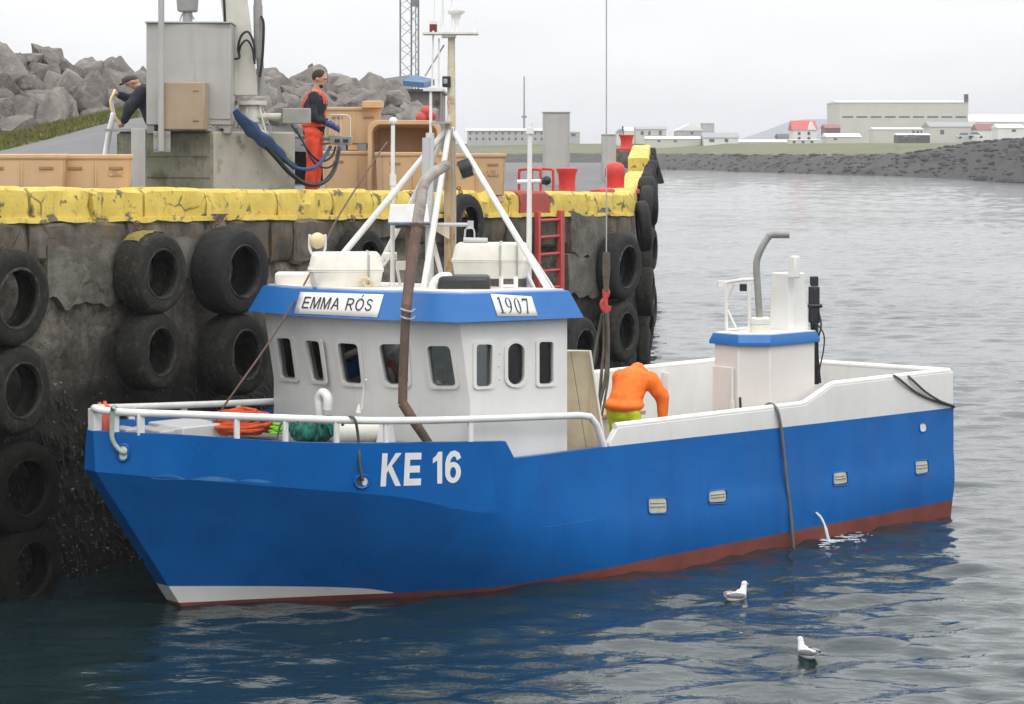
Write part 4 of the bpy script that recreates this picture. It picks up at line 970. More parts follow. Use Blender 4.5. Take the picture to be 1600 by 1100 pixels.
# ------------------------------------------------------------------ engine casing aft
P0 = [(2.82, 1.9), (3.73, 1.9), (4.03, 1.60), (4.03, 1.17), (2.82, 1.17)]
m = MB(); m.prism(P0, .84, 2.64); cas = m.build('engine_casing', 'boat_cream', boat, bev=.012)
def grow(P, k): cx = sum(p[0] for p in P)/len(P); cy = sum(p[1] for p in P)/len(P); return [(x+math.copysign(k, x-cx), y+math.copysign(k, y-cy)) for x, y in P]
m = MB(); m.loft([ringz(grow(P0, .05), 2.64), ringz(grow(P0, .05), 2.68), ringz(grow(P0, .015), 2.78)]); m.build('casing_band', 'visor_blue', cas, smooth=20)
m = MB(); m.prism(grow(P0, .005), 2.775, 2.795); m.build('casing_top', 'boat_white', cas)
m = MB(); u0 = [BW(1205, 521, 30.2), BW(1241, 517, 29.95), BW(1267, 516, 30.4), BW(1230, 519, 30.75)]; 
def bz(p, z): return Vector((p.x, p.y, z))
b4 = [(3.52, 1.66), (3.52, 1.15), (2.8, 1.15), (2.8, 1.66)]
m.loft([[Vector(v+(z,)) for v in ((2.78+k, 1.36+k), (3.14-k*.6, 1.36+k*.5), (3.14-k*.6, 1.70-k), (3.08-k, 1.77-k), (2.78+k, 1.77-k))] for z, k in ((2.79, 0), (3.57, .045))])
m.build('upper_casing', 'boat_white', cas, bev=.015)
m = MB(); p = BW(1240, 431, 30.3); m.hexa([p+Vector(v) for v in ((-.06, -.07, -.03), (.06, -.07, -.03), (.06, .07, -.03), (-.06, .07, -.03))], [p+Vector(v) for v in ((-.08, -.05, .27), (.02, -.05, .27), (.02, .05, .27), (-.08, .05, .27))]); m.build('exhaust_cowl', 'boat_white', cas, bev=.02)
m = MB(); Xd = BF.px(1146, 600, x=4.04)
d0, d1 = BF.px(1115, 571, x=4.04), BF.px(1144, 574, x=4.04); m.box(4.032, 4.062, d0.y, d1.y, .95, d0.z); do = m.build('casing_door', 'boat_cream', cas, bev=.008)
m = MB(); m.tube([(4.07, d1.y+.03, .95), (4.07, d1.y+.03, d0.z)], .018, 6); m.tube([(4.07, d1.y+.03, 1.75), (4.07, d1.y+.03, 1.9)], .035, 6); m.build('hinge', 'boat_white', do)
m = MB(); cxy = BW(1157, 628, 29.9); m.tube(catmull([cxy+Vector((0, 0, .06)), cxy+Vector((.03, .02, .05)), cxy+Vector((.02, .02, -.08)), cxy+Vector((-.02, -.01, -.08)), cxy+Vector((0, 0, .06))], 3), .018, 6); m.build('door_handle', 'black_plastic', cas)
m = MB(); base = BW(1188, 520, 30.1); m.lathe([(.13, 0), (.13, .1), (.12, .105), (.12, .12), (.13, .125), (.13, .19), (.11, .21)], 18, Matrix.Translation(base)); m.build('exhaust_collar', 'gear_white', cas, smooth=30)
m = MB(); m.tube(catmull([BW(1187, 500, 30.1), BW(1184, 450, 30.1), BW(1182, 420, 30.1), BW(1184, 402, 30.1), BW(1193, 382, 30.1), BW(1203, 367, 30.1)], 4), .046, 12); m.tube([BW(1200, 369, 30.1), BW(1206, 366, 30.1), BW(1233, 366, 30.1)], [.05, .055, .055], 12); m.build('exhaust_pipe', 'steel_grey', cas, smooth=40)
m = MB()
for x, dd in ((1135, 30.4), (1171, 30.1)): m.tube([BW(x, 518, dd), BW(x, 441, dd)], .026, 6)
m.tube([BW(1124, 443, 30.5), BW(1160, 437, 30.2), BW(1182, 436, 30.1)], .024, 6); m.tube([BW(1135, 516, 30.4), BW(1176, 512, 30.1)], .022, 6)
m.tube([BW(1136, 470, 30.4), BW(1147, 443, 30.3)], .016, 6); m.tube([BW(1137, 485, 30.4), BW(1150, 512, 30.3)], .016, 6); slab(m, 1122, 1132, 439, 448, 30.4, .1); m.build('net_roller_frame', 'pipe_white', cas)
m = MB(); slab(m, 1157, 1167, 444, 455, 30.2, .12); m.build('work_light', 'black_plastic', cas)
m = MB(); m.tube([BW(1275, 600, 30.75), BW(1273, 545, 30.75), BW(1272, 450, 30.75)], [.05, .055, .06], 10); slab(m, 1265, 1281, 448, 505, 30.7, .14); slab(m, 1267, 1279, 432, 447, 30.7, .12); m.tube([BW(1262, 478, 30.7), BW(1285, 478, 30.7)], .03, 8); m.build('deck_crane_arm', 'black_plastic', cas, bev=.012)
m = MB(); m.tube(catmull([BW(1268, 513, 30.7), BW(1275, 506, 30.6), BW(1287, 522, 30.6), BW(1287, 545, 30.6), BW(1281, 575, 30.6), BW(1278, 600, 30.7)], 5), .01, 6)
m.tube(catmull([BW(1280, 490, 30.7), BW(1283, 510, 30.6), BW(1277, 540, 30.6), BW(1282, 598, 30.7)], 5), .014, 6); m.build('crane_hose', 'hose_black', cas)
for pts in ([(1394, 586), (1410, 597), (1440, 618), (1470, 630), (1490, 636)], [(1410, 585), (1428, 602), (1455, 622), (1489, 633)]): pass

# ------------------------------------------------------------------ loose gear on the boat: things of their own
def ropeline(pts, r, name, label, cat, mat, n=5, sides=7, group=None):
    m = MB(); m.tube(catmull(pts, n), r, sides); o = m.build(name, mat, None, smooth=60); tag(o, label, cat, group); return o
def wpx(pts, off=.02):
    out = []
    for x, y in pts:
        p, nrm = hc.hit(x, y, off); out.append(BF.M @ p)
    return out
aft = [BF.w(*BF.px(1392, 586, y=2.05)), BF.w(*BF.px(1402, 590, y=2.15)), BF.w(*BF.px(1432, 613, y=2.14)), BF.w(*BF.px(1465, 628, y=2.13)), BF.w(*BF.px(1491, 636, y=2.12)), BF.w(-.05, 1.9, 1.55)]
ropeline(aft, .017, 'mooring_rope', 'dark mooring rope over the white stern bulwark, the lower of the two', 'rope', 'rope_grey')
aft = [BF.w(*BF.px(1414, 584, y=2.05)), BF.w(*BF.px(1424, 592, y=2.15)), BF.w(*BF.px(1446, 612, y=2.15)), BF.w(*BF.px(1470, 627, y=2.15)), BF.w(*BF.px(1490, 634, y=2.14)), BF.w(-.06, 1.85, 1.58)]
ropeline(aft, .017, 'mooring_rope', 'dark mooring rope over the white stern bulwark, the upper of the two', 'rope', 'rope_grey')
hs = [BF.w(*BF.px(1196, 634, y=1.95)), BF.w(*BF.px(1204, 631, y=2.08)), BF.w(*BF.px(1214, 640, y=2.19))]+[BF.w(*BF.px(x, y, y=2.2)) for x, y in ((1220, 668), (1224, 700), (1229, 750), (1235, 800), (1239, 845), (1240, 856))]
ropeline(hs, .022, 'overboard_hose', 'grey hose hanging over the blue hull side into the water', 'hose', 'hose_grey')
bow = [BF.w(*side(182, 640, -1, .0)), BF.w(*side(178, 636, 1, .05)), BF.w(*(side(176, 642, 1, -.03)))]+wpx([(176, 676), (179, 690), (186, 700), (193, 706)], .035)+[BF.w(*(hc.hit(197, 708, -.03)[0]))]
ropeline(bow, .028, 'bow_line', 'pale green rope looped over the bow rail into the bow fairlead', 'rope', 'rope_pale')
cl = [BF.w(*side(535, 664, 1, .3)), BF.w(*side(541, 653, 1, .12)), BF.w(*side(550, 652, 1, -.0)), BF.w(*side(556, 660, 1, -.05))]+wpx([(560, 692), (561, 720), (564, 742), (566, 750)], .025)
ropeline(cl, .017, 'side_line', 'thin dark rope hanging over the rail left of the white KE lettering', 'rope', 'rope_grey')
def coil(name, label, cat, mat, c, rx, ry, h, n, r, seed, drop=0):
    rnd = random.Random(seed); m = MB()
    for i in range(n):
        k = rnd.uniform(.3, 1)*(1-.4*i/n); z = r+h*i/n+rnd.uniform(-.01, .01); ox, oy = rnd.uniform(-.38, .38)*rx, rnd.uniform(-.38, .38)*ry; tl = rnd.uniform(-.5, .5); pts = []
        a0 = rnd.uniform(0, 6.28)
        for j in range(15):
            a = a0+2*math.pi*j/13; w = 1+.16*math.sin(3*a+i)+.10*math.sin(5*a+2*i)
            pts.append(Vector((ox+rx*k*w*math.cos(a), oy+ry*k*w*math.sin(a), z+tl*.25*rx*math.cos(a)*k+.05*math.sin(2*a+i)*h)))
        m.tube(catmull(pts, 2), r, 6, False)
    o = m.build(name, mat, None, smooth=60); o.location = c; o.rotation_euler = (0, 0, BF.a); tag(o, label, cat); return o
def dk(px, py, z=1.76): return BF.w(*BF.px(px, py, z=z))
c0 = dk(375, 689); c0.z = 1.84
coil('rope_coil', 'large orange rope heap on the foredeck behind the bow rail', 'rope', 'rope_orange', c0, .40, .30, .26, 34, .022, 3)
c1 = dk(322, 684); c1.z = 1.92
coil('rope_tangle', 'tangle of pale rope left of the orange rope heap', 'rope', 'rope_pale', c1, .2, .2, .12, 12, .014, 5)
c2 = dk(338, 689); c2.z = 1.93
coil('blue_rope', 'small blue rope bundle left of the orange rope heap', 'rope', 'rope_blue', c2, .13, .13, .08, 10, .016, 8)
c3 = dk(433, 690); c3.z = 1.86
coil('lime_rope', 'small lime green rope bundle between the orange and green heaps', 'rope', 'rope_lime', c3, .09, .09, .1, 10, .014, 9)
c4 = dk(486, 692); c4.z = 1.78
t = thing('net_heap', 'dark green fishing net heaped on the foredeck before the wheelhouse', 'net', loc=c4)
m = MB()
for i in range(9): a = i*.9; m.ell((.13*math.cos(a)*(i % 3), .10*math.sin(a)*(i % 2+.5), .09+.02*(i % 3)), (.19-.01*i, .15, .15-.006*i))
nb_ = fuse(m, 'net_body', 'rope_green', t, .014, 1)
for v in nb_.data.vertices: v.co += v.normal*(.022*noise.noise(v.co*16)+.020*math.sin(v.co.x*38+6*noise.noise(v.co*5)))
nb_.data.update()
m = MB(); rr = random.Random(4)
for i in range(16):
    a = rr.uniform(0, 3.14); s = rr.uniform(-.12, .12); pts = [Vector((.31*math.cos(a)*math.cos(q)+s*math.sin(a), .24*math.sin(a)*math.cos(q)+s*math.cos(a), .08+.20*math.sin(q))) for q in np.linspace(.1, 3.0, 8)]
    m.tube(pts, .012, 5)
m.build('net_fold', 'rope_green', t, smooth=60)
for (nm, lab, q) in (('hoop_rope', 'thin dark rope arched over the green net heap', ((432, 688), (442, 658), (470, 650), (478, 660))), ('loop_rope', 'thin dark rope loop right of the green net heap', ((500, 665), (502, 652), (520, 651), (536, 665), (541, 690)))):
    ropeline([W(x, y, 26.5) for x, y in q], .012, nm, lab, 'rope', 'rope_grey')
t = thing('bow_fender', 'small orange red fenders inside the bow rail at the stem', 'fender', BF, tuple(BF.px(162, 668, z=2.05)))
for k, dx in enumerate((-.06, .05)):
    m = MB(); m.lathe([(.02, -.16), (.06, -.13), (.075, 0), (.06, .13), (.025, .17), (.02, .2)], 10, Matrix.Translation((dx, dx*.6, .1)) @ Matrix.Rotation(R(12), 4, 'X')); m.build('fender_float', 'fender_red', t, smooth=60)
# plywood boards leaning behind the wheelhouse
def board(label, q, d, mat):
    t = MB(); a = [W(x, y, d) for x, y in q]; dv = Vector((.01, .035, 0)); t.add(a+[v+dv for v in a], [(0, 1, 2, 3), (7, 6, 5, 4), (0, 4, 5, 1), (1, 5, 6, 2), (2, 6, 7, 3), (3, 7, 4, 0)])
    o = t.build('plywood_board', mat, None); tag(o, label, 'board', 'boards leaning behind the wheelhouse'); return o
board('weathered board leaning against the wheelhouse aft edge, left of the seam', ((883, 549), (891, 549), (919, 722), (883, 722)), 27.75, 'plywood')
board('pale weathered board leaning behind the wheelhouse, right of the seam', ((892, 549), (921, 549), (948, 722), (920, 722)), 27.75, 'plywood')
t = MB(); t.tube([W(884, 548, 27.7), W(922, 548, 27.7), W(949, 720, 27.7)], .014, 6); o = t.build('board_edging', 'gear_white', None); tag(o, 'white metal strip edging the leaning boards behind the wheelhouse', 'strip')
# cooling water
jet = [BF.w(*BF.px(x, y, y=yy)) for x, y, yy in ((1268, 799, 2.08), (1275, 801, 2.18), (1283, 809, 2.26), (1289, 822, 2.32), (1293, 838, 2.36), (1296, 850, 2.38))]
t = MB(); t.tube(catmull(jet, 4), [.012]*5+[.016]*8+[.022]*8, 8); rr = random.Random(2)
jo = t.build('cooling_water', 'water_jet', None, smooth=60); tag(jo, 'white jet of cooling water spilling from the blue hull side', 'water')

# ================================================================== TYRE FENDERS
def tyre_mesh(name, Rr, w, hole, seed, lugs=True):
    rn = random.Random(seed); NS = 56
    prof = [(hole, .16*w), (hole+.05*Rr, .03*w), (hole+.10*Rr, 0), (.80*Rr, -.03*w), (.90*Rr, .02*w), (.965*Rr, .10*w), (Rr, .20*w), (Rr, .38*w), (Rr, .40*w), (Rr, .60*w), (Rr, .62*w), (Rr, .80*w), (.965*Rr, .90*w), (.90*Rr, .98*w), (.78*Rr, 1.02*w), (hole+.08*Rr, w), (hole, .86*w), (hole+.04*Rr, .72*w), (.86*Rr, .75*w), (.90*Rr, .5*w), (.86*Rr, .28*w), (hole+.04*Rr, .28*w)]
    m = MB(); rings = []
    for i in range(NS):
        a = 2*math.pi*i/NS; ring = []; sq = 1+.025*math.cos(2*a+seed)+.012*math.cos(3*a)
        for k, (r, y) in enumerate(prof):
            rr_ = r
            if lugs and k in (6, 7, 8, 9, 10, 11): rr_ -= .022*Rr if (i+(k//2)) % 3 == 0 else 0
            if k in (7, 10) : rr_ -= .0
            rr_ += .008*noise.noise(Vector((math.cos(a)*2, math.sin(a)*2, y*3+seed)))
            ring.append((rr_*sq*math.cos(a), -y, rr_*math.sin(a)))
        rings.append(ring)
    rings.append(rings[0]); m.loft(rings, True, False)
    me = m.mesh(name); bm = bmesh.new(); bm.from_mesh(me); bmesh.ops.remove_doubles(bm, verts=bm.verts, dist=1e-5); bmesh.ops.recalc_face_normals(bm, faces=bm.faces); bm.to_mesh(me); bm.free()
    finish(me, 30, False); return me
GT = 'tyres hung as fenders on the quay walls'
TM = {k: tyre_mesh('tyre', 1.0, w, h, s) for k, (w, h, s) in {'wide': (.86, .57, 1), 'truck': (.62, .58, 4), 'narrow': (.46, .59, 7)}.items()}
for k in TM: TM[k].materials.append(MATS['black_rubber'])
TMM = {k: TM[k].copy() for k in TM}
TMW = {k: TM[k].copy() for k in TM}
for k in TMW: TMW[k].materials.clear(); TMW[k].materials.append(MATS['tyre_weed'])
for k in TMM: TMM[k].materials.clear(); TMM[k].materials.append(MATS['tyre_mossy'])
def tyre(label, frame, p, Rr, kind, mossy=False, tilt=(0, 0), yaw=0, chain=True):
    root = thing('tyre_fender', label, 'tyre', frame, p, yaw, GT)
    o = link('tyre_ring', (TMW if mossy == 2 else TMM if mossy else TM)[kind], None, root); o.scale = (Rr, Rr, Rr); o.rotation_euler = (R(tilt[0]), R(tilt[1]), 0)
    w_, h_ = {'wide': (.86, .57), 'truck': (.62, .58), 'narrow': (.46, .59)}[kind]; m = MB(); rg = []
    for i in range(41):
        a = 2*math.pi*i/40; sq = (1+.025*math.cos(2*a+{'wide': 1, 'truck': 4, 'narrow': 7}[kind]))*Rr; wob = 1+.02*noise.noise(Vector((math.cos(a)*3, math.sin(a)*3, Rr*40)))
        rg.append([((h_*wob+r_)*sq*math.cos(a), -(w_*Rr)-y_*Rr, (h_*wob+r_)*sq*math.sin(a)) for r_, y_ in ((.0, -.05), (.015, .012), (.05, .014), (.07, -.02))])
    m.loft(rg, closed=True, caps=False); bd = m.build('tyre_bead', 'tyre_weed' if mossy == 2 else 'bead_rubber', root, smooth=60); bd.rotation_euler = (R(tilt[0]), R(tilt[1]), 0)
    if chain:
        m = MB()
        for k in range(6):
            z = Rr*.55+k*Rr*.13; c = Vector((.03*(-1)**k, -.05*Rr, z)); m.tube([c+Vector((.02*math.cos(a), .03*math.sin(a), .05*math.sin(a+1.2)*Rr)) for a in np.linspace(0, 6.28, 9)], .012, 4, False)
        m.build('hanging_chain', 'rust_pipe', root)
    return root
def qtyre(label, px, py, hpx, kind, mossy=False, tilt=(0, 0), yaw=0, gap=.02):
    w = {'wide': .86, 'truck': .62, 'narrow': .46}[kind]; Rr = .5; 
    for _ in range(6):
        yb = -(w*Rr+gap+.12); p = QF.px(px, py, y=yb); d = QF.M @ p; Rr = hpx/F*d.y/2
    return tyre(label, QF, (p.x, -.12-gap, p.z), Rr, kind, mossy, tilt, yaw)
qtyre('large tyre at the left edge, upper of the two left of the bow', 30, 465, 152, 'truck', True, (2, 8))
qtyre('barnacled tyre at the left edge, just above the bow rail height', 36, 612, 142, 'truck', True, (-3, 40))
qtyre('shell crusted tyre low on the wall left of the blue bow', 46, 762, 148, 'truck', 2, (4, 80))
qtyre('lowest shell crusted tyre standing at the waterline left of the bow', 52, 890, 140, 'truck', 2, (0, 10))
ty = qtyre('wide tyre with yellow paint smear on top, above the bow rail', 256, 426, 128, 'wide', True, (2, 20))
Ry = [c for c in ty.children if c.name.startswith('tyre_ring')][0].scale[0]; m = MB(); rings = []
for i in range(15):
    a_ = R(52+76*i/14); e0, e1 = .10+.10*noise.noise(Vector((i*.5, 1, 1))), .70+.22*noise.noise(Vector((i*.5, 4, 2))); rr0 = Ry*1.022
    rings.append([(rr0*math.cos(a_), -Ry*.86*(e0+(e1-e0)*k/4), rr0*math.sin(a_)-(.01 if k in (0, 4) else 0)) for k in range(5)])
m.loft(rings, closed=False, caps=False); m.build('paint_smear', 'smear_yellow', ty, smooth=60)
qtyre('scuffed tyre directly below the yellow smeared tyre', 252, 551, 122, 'wide', True, (-3, 60))
qtyre('wide black tyre left of the blue visor, upper one', 383, 422, 138, 'wide', False, (2, 0))
qtyre('worn tyre directly left of the wheelhouse windows', 386, 556, 128, 'wide', True, (-2, 30))
qtyre('tyre half hidden behind the mast legs and left life raft', 577, 408, 104, 'truck', False, (0, 15))
qtyre('tyre behind the rusty orange mast foot', 735, 352, 96, 'narrow', False, (0, 50))
qtyre('upper tyre at the quay corner right of the red ladder', 982, 416, 106, 'truck', False, (2, 0))
qtyre('lower tyre at the quay corner above the working man', 980, 518, 98, 'truck', True, (-2, 70))
qtyre('dark tyre hidden low behind the wheelhouse right edge', 915, 545, 100, 'truck', False, (0, 33))
rr = random.Random(8); k = 0
for sx, zz in ((.9, (3.75, 2.6, 1.5)), (2.9, (4.0, 2.9, 1.7)), (5.2, (4.15, 3.1, 2.0)), (8.5, (4.2, 3.1, 2.0)), (12.5, (4.2, 3.1)), (17.5, (4.25, 3.1)), (23.5, (4.3, 3.2)), (31, (4.35, 3.1)), (39, (4.5, 3.4)), (47, (4.7, 3.5))):
    for j, z in enumerate(zz):
        lab = ('top', 'middle', 'bottom')[j]
        where = ([f'the {o_} tyre stack round the quay corner' for o_ in ('first', 'second', 'third', 'fourth', 'fifth', 'sixth', 'seventh')]+[f'the stack below the {o_} of the raised yellow kerb' for o_ in ('foot', 'middle', 'far end')])[k]
        tyre(f'{lab} tyre of {where}', SF, (sx+rr.uniform(-.15, .15), -.13, z+rr.uniform(-.06, .06)), rr.uniform(.46, .54), rr.choice(['narrow', 'truck', 'narrow']), j > 0, (rr.uniform(-6, 6), rr.uniform(0, 90)), R(rr.uniform(-8, 8)), chain=False)
    k += 1
t = thing('hanging_fender', 'black rubber flap fender jutting out at the far end of the quay', 'fender', SF, (46, -.3, 4.3)); m = MB()
m.hexa([(-.2, .2, -.5), (.2, .2, -.5), (.2, -.40, -.45), (-.2, -.40, -.45)], [(-.2, .2, .75), (.2, .2, .75), (.2, -.05, .75), (-.2, -.05, .75)]); m.build('rubber_flap', 'black_rubber', t, bev=.06)

# ================================================================== QUAY FURNITURE
def qt(name, label, cat, px, py, y, group=None, rz=0):
    p = QF.px(px, py, y=y); return thing(name, label, cat, QF, (p.x, y, gz(p.x, y)), rz, group)
# red ladder on the wall
l0, l1 = QF.px(840, 335, y=-.16), QF.px(876, 333, y=-.16)
t = thing('wall_ladder', 'red steel ladder fixed to the quay wall behind the wheelhouse', 'ladder', QF, (l0.x, -.16, 0)); W_ = l1.x-l0.x
for x, r in ((0, .035), (W_, .06)):
    m = MB(); m.box(x-r, x+r, -.05, .05, .6, l0.z+.05); m.build('ladder_rail', 'red_faded', t, bev=.015)
for py in (344, 370, 397, 423, 450, 477, 505):
    z = QF.px(856, py, y=-.16).z; m = MB(); m.tube([(0, 0, z), (W_, 0, z)], .026, 8); m.build('rung', 'red_faded', t)
t = qt('ladder_handrail', 'red tubular handrail hoop above the quay ladder', 'handrail', 845, 290, .25)
for dx in (-.22, .22):
    m = MB(); m.tube(catmull([(dx, -.12, 0), (dx, -.12, .42), (dx, -.08, .5), (dx, .25, .5), (dx, .3, .44), (dx, .3, 0)], 4), .024, 8); m.build('hoop', 'red_paint', t, smooth=60)
m = MB(); m.tube([(-.22, .1, .5), (.22, .1, .5)], .02, 8); m.build('cross_tube', 'red_paint', t)
# bollards
def bollard(label, px, py, hpx, wpx, y, kind, frame=QF):
    p = frame.px(px, py, y=y); d = (frame.M @ p).y; h, r = hpx/F*d, wpx/F*d/2; g0 = (gz(p.x, y) if frame is QF else zs(p.x)-.13)
    h = max(h, .1); t = thing('bollard', label, 'bollard', frame, (p.x, y, g0), 0, 'red mooring bollards on the quay'); m = MB(); zt_ = p.z+h-g0
    if kind == 'flare': prof = [(r*1.02, 0), (r*.86, .05), (r*.80, zt_*.5), (r*.88, zt_*.8), (r*1.08, zt_*.96), (r*1.05, zt_), (r*.8, zt_+.01)]
    else: prof = [(r*.95, 0), (r*.9, .05), (r*.92, zt_*.5), (r*1.02, zt_*.62), (r*1.0, zt_*.78), (r*.85, zt_*.9), (r*.55, zt_*.97), (r*.1, zt_)]
    m.lathe(prof, 20); m.build('bollard_post', 'red_paint', t, smooth=40)
    m = MB(); s = r*1.5 if kind == 'flare' else r*2.1; m.box(-s, s, -s*.8, s*.8, 0, .035 if kind == 'flare' else .09); m.build('base_plate', 'kerb_yellow' if kind == 'flare' else 'red_paint', t, bev=.015); return t
bollard('flared red bollard standing behind the kerb right of the ladder hoop', 886, 292, 29, 32, .9, 'flare')
bollard('red round topped bollard at the quay corner with wide flat base', 961, 282, 29, 32, 2.2, 'round')
t = thing('bollard', 'far red bollard on the raised part of the quay end', 'bollard', SF, (58, .95, zs(0)-.14), 0, 'red mooring bollards on the quay')
m = MB(); m.box(-.7, .7, -.36, .7, 0, .78); m.build('bollard_plinth', 'concrete_worn', t, bev=.03)
m = MB(); m.box(-.5, .5, -.34, .45, .78, .88); m.build('base_plate', 'red_paint', t, bev=.02)
m = MB(); m.lathe([(.30, .88), (.27, .95), (.26, 1.2), (.30, 1.36), (.36, 1.44), (.35, 1.47), (.25, 1.48)], 18); m.build('bollard_post', 'red_paint', t, smooth=40)
b3 = thing('small_bollard', 'small red cone bollard left of the raised yellow kerb foot', 'bollard', SF, (30, .95, zs(0)-.13), 0, 'red mooring bollards on the quay'); m = MB(); m.lathe([(.16, 0), (.12, .3), (.07, .42), (.09, .5), (.02, .55)], 14); m.build('bollard_post', 'red_paint', b3, smooth=40)
m = MB(); m.box(-.25, .25, -.2, .2, 0, .03); m.build('base_plate', 'red_paint', b3)
t = thing('mooring_ring', 'small faded red iron cap on the kerb beside the corner bollard', 'mooring cap', QF, (XC-.55, .22, zc(15.5)-.01)); m = MB(); m.lathe([(.18, 0), (.17, .05), (.08, .08)], 14); m.build('iron_cap', 'red_faded', t, smooth=40)
# grey service pillars
def pillar(label, px0, px1, py0, d, depth, ground):
    a, c = W(px0, py0, d), W(px1, py0, d); w = c.x-a.x; t = thing('service_pillar', label, 'pillar', loc=((a.x+c.x)/2, d, ground), group='grey pillars on the quay')
    m = MB(); m.box(-w/2, w/2, -depth/2, depth/2, 0, a.z-ground-.02); m.build('pillar_body', 'zinc', t, bev=.015)
    m = MB(); m.box(-w/2-.015, w/2+.015, -depth/2-.015, depth/2+.015, a.z-ground-.02, a.z-ground); m.build('pillar_cap', 'steel_grey', t); 
    m = MB(); m.box(-w*.42, w*.42, -depth/2-.012, -depth/2-.002, .1, a.z-ground-.1); m.build('pillar_door', 'zinc', t, bev=.005); return t
pillar('tall grey metal pillar behind the flared red bollard', 848, 890, 175, 46, .45, 4.38)
pillar('shorter grey metal pillar near the quay corner bollard', 940, 962, 210, 60, .4, 4.38)

# ------------------------------------------------------------------ fish tubs
GTUB = 'tan insulated fish tubs on the quay'
def tub_parts(t, Lx, Wy, H, prints=False, feet=True):
    m = MB(); th = .06
    def ring(k, z, ins=0, c=.07):
        a, b_ = Lx/2*k-ins, Wy/2*k-ins; c = max(.02, c-ins*.3); return [Vector(v+(z,)) for v in ((-a+c, -b_), (a-c, -b_), (a-c*.3, -b_+c*.3), (a, -b_+c), (a, b_-c), (a-c*.3, b_-c*.3), (a-c, b_), (-a+c, b_), (-a+c*.3, b_-c*.3), (-a, b_-c), (-a, -b_+c), (-a+c*.3, -b_+c*.3))]
    f = .12 if feet else 0
    m.loft([ring(.92, f), ring(.96, H-.07), ring(1.0, H-.055), ring(1.0, H), ring(1.0, H, .03), ring(.96, H, th), ring(.90, f+.1, th)], True, True); m.build('tub_shell', 'tub_tan', t, smooth=30, bev=.012)
    if feet:
        for x in (-Lx*.36, 0, Lx*.36):
            m = MB(); m.box(x-.09, x+.09, -Wy*.44, Wy*.44, 0, f); m.build('tub_foot', 'tub_tan', t, bev=.02)
    for sy in (-1, 1):                          # moulded pockets on the long sides
        for x in (-Lx*.27, Lx*.27):
            m = MB(); y = sy*Wy/2*.955; m.box(x-.09, x+.09, min(y, y+sy*.012), max(y, y+sy*.012), H-.2, H-.16); m.build('hand_slot', 'tub_dark', t, bev=.006)
        if H > .4:
            m = MB(); y = sy*Wy/2*.945; m.box(-.012, .012, min(y, y+sy*.022), max(y, y+sy*.022), f+.05, H-.08); m.build('rib', 'tub_tan', t, bev=.006)
    if prints:
        m = MB(); m.box(Lx*.18, Lx*.36, -Wy/2*.95-.012, -Wy/2*.95-.004, H*.55, H*.66); m.build('faded_print', 'tub_print', t)
def tub(label, px, d, yaw, Lx, Wy, ztop, H, prints=False):
    p = W(px, 228, d); t = thing('fish_tub', label, 'fish tub', loc=(p.x, d, ztop-H), rz=R(yaw), group=GTUB); tub_parts(t, Lx, Wy, H, prints); return t
zt1 = EYE-(241-HY)/F*28.6
tub('tan fish tub behind the kerb at the far left edge', 36, 29.2, 10, 1.16, 1.0, zt1, .62)
tub('tan fish tub with faded print beside the grey crane post', 150, 29.6, 10, .97, 1.0, zt1-.005, .62, True)
zt2 = EYE-(238-HY)/F*36.2
tub('tan fish tub behind the mast legs, front row left', 641, 36.4, 8, 1.09, 1.1, zt2, .78)
tub('tan fish tub with faded print behind the searchlight, front row right', 738, 36.8, 8, 1.01, 1.1, zt2-.02, .80, True)
g_ = gz(7, 5)
tub('lower tan fish tub of the stack behind the standing man', 556, 38.4, 6, 1.18, 1.15, EYE-(236-HY)/F*37.8, .8)
tub('upper tan fish tub stacked behind the standing man', 550, 38.4, 6, .98, 1.15, EYE-(167-HY)/F*37.8, .74)
p = W(583, 165, 37.9); t = thing('tub_lid_block', 'small tan moulded block standing on the upper tub', 'block', loc=(p.x, 37.9, p.z-.04)); m = MB(); m.box(-.17, .17, -.2, .2, 0, .11); m.box(-.14, .14, -.03, .03, .11, .125); m.build('block_body', 'tub_tan', t, bev=.04)
# tub lying on its side with the open mouth towards the camera
p = W(632, 190, 37.2); t = thing('fish_tub', 'tan fish tub lying on its side with its open mouth showing', 'fish tub', loc=(p.x, 37.2, EYE-(186-HY)/F*37.2-.68), rz=R(4), group=GTUB)
m = MB(); th = .07
def mouth(k, y, ins, c):
    a, z = .61*k-ins, .66*k-ins; out = []
    for (sx_, sz, a0) in ((1, 1, 0), (-1, 1, 90), (-1, -1, 180), (1, -1, 270)):
        for q in range(6): an = R(a0+18*q); out.append(Vector((sx_*(a-c)+c*math.cos(an), y, sz*(z-c)+c*math.sin(an))))
    return out
m.loft([mouth(.93, .95, 0, .14), mouth(.97, .08, 0, .16), mouth(1, .07, 0, .17), mouth(1, 0, 0, .17), mouth(1, 0, th, .15), mouth(.95, .2, th, .15), mouth(.9, .88, th, .12)], True, True); m.build('tub_shell', 'tub_tan', t, smooth=30, bev=.01)
for x in (-.3, .3):
    m = MB(); m.box(x-.07, x+.07, .955, 1.05, -.5, .5); m.build('tub_foot', 'tub_tan', t, bev=.02)
m = MB(); m.box(-.4, .4, .1, .9, -.86, -.665); t2 = thing('pallet', 'wooden pallet under the tub lying on its side', 'pallet', loc=t.location, rz=R(4)); m.build('pallet_deck', 'hatch_wood', t2)

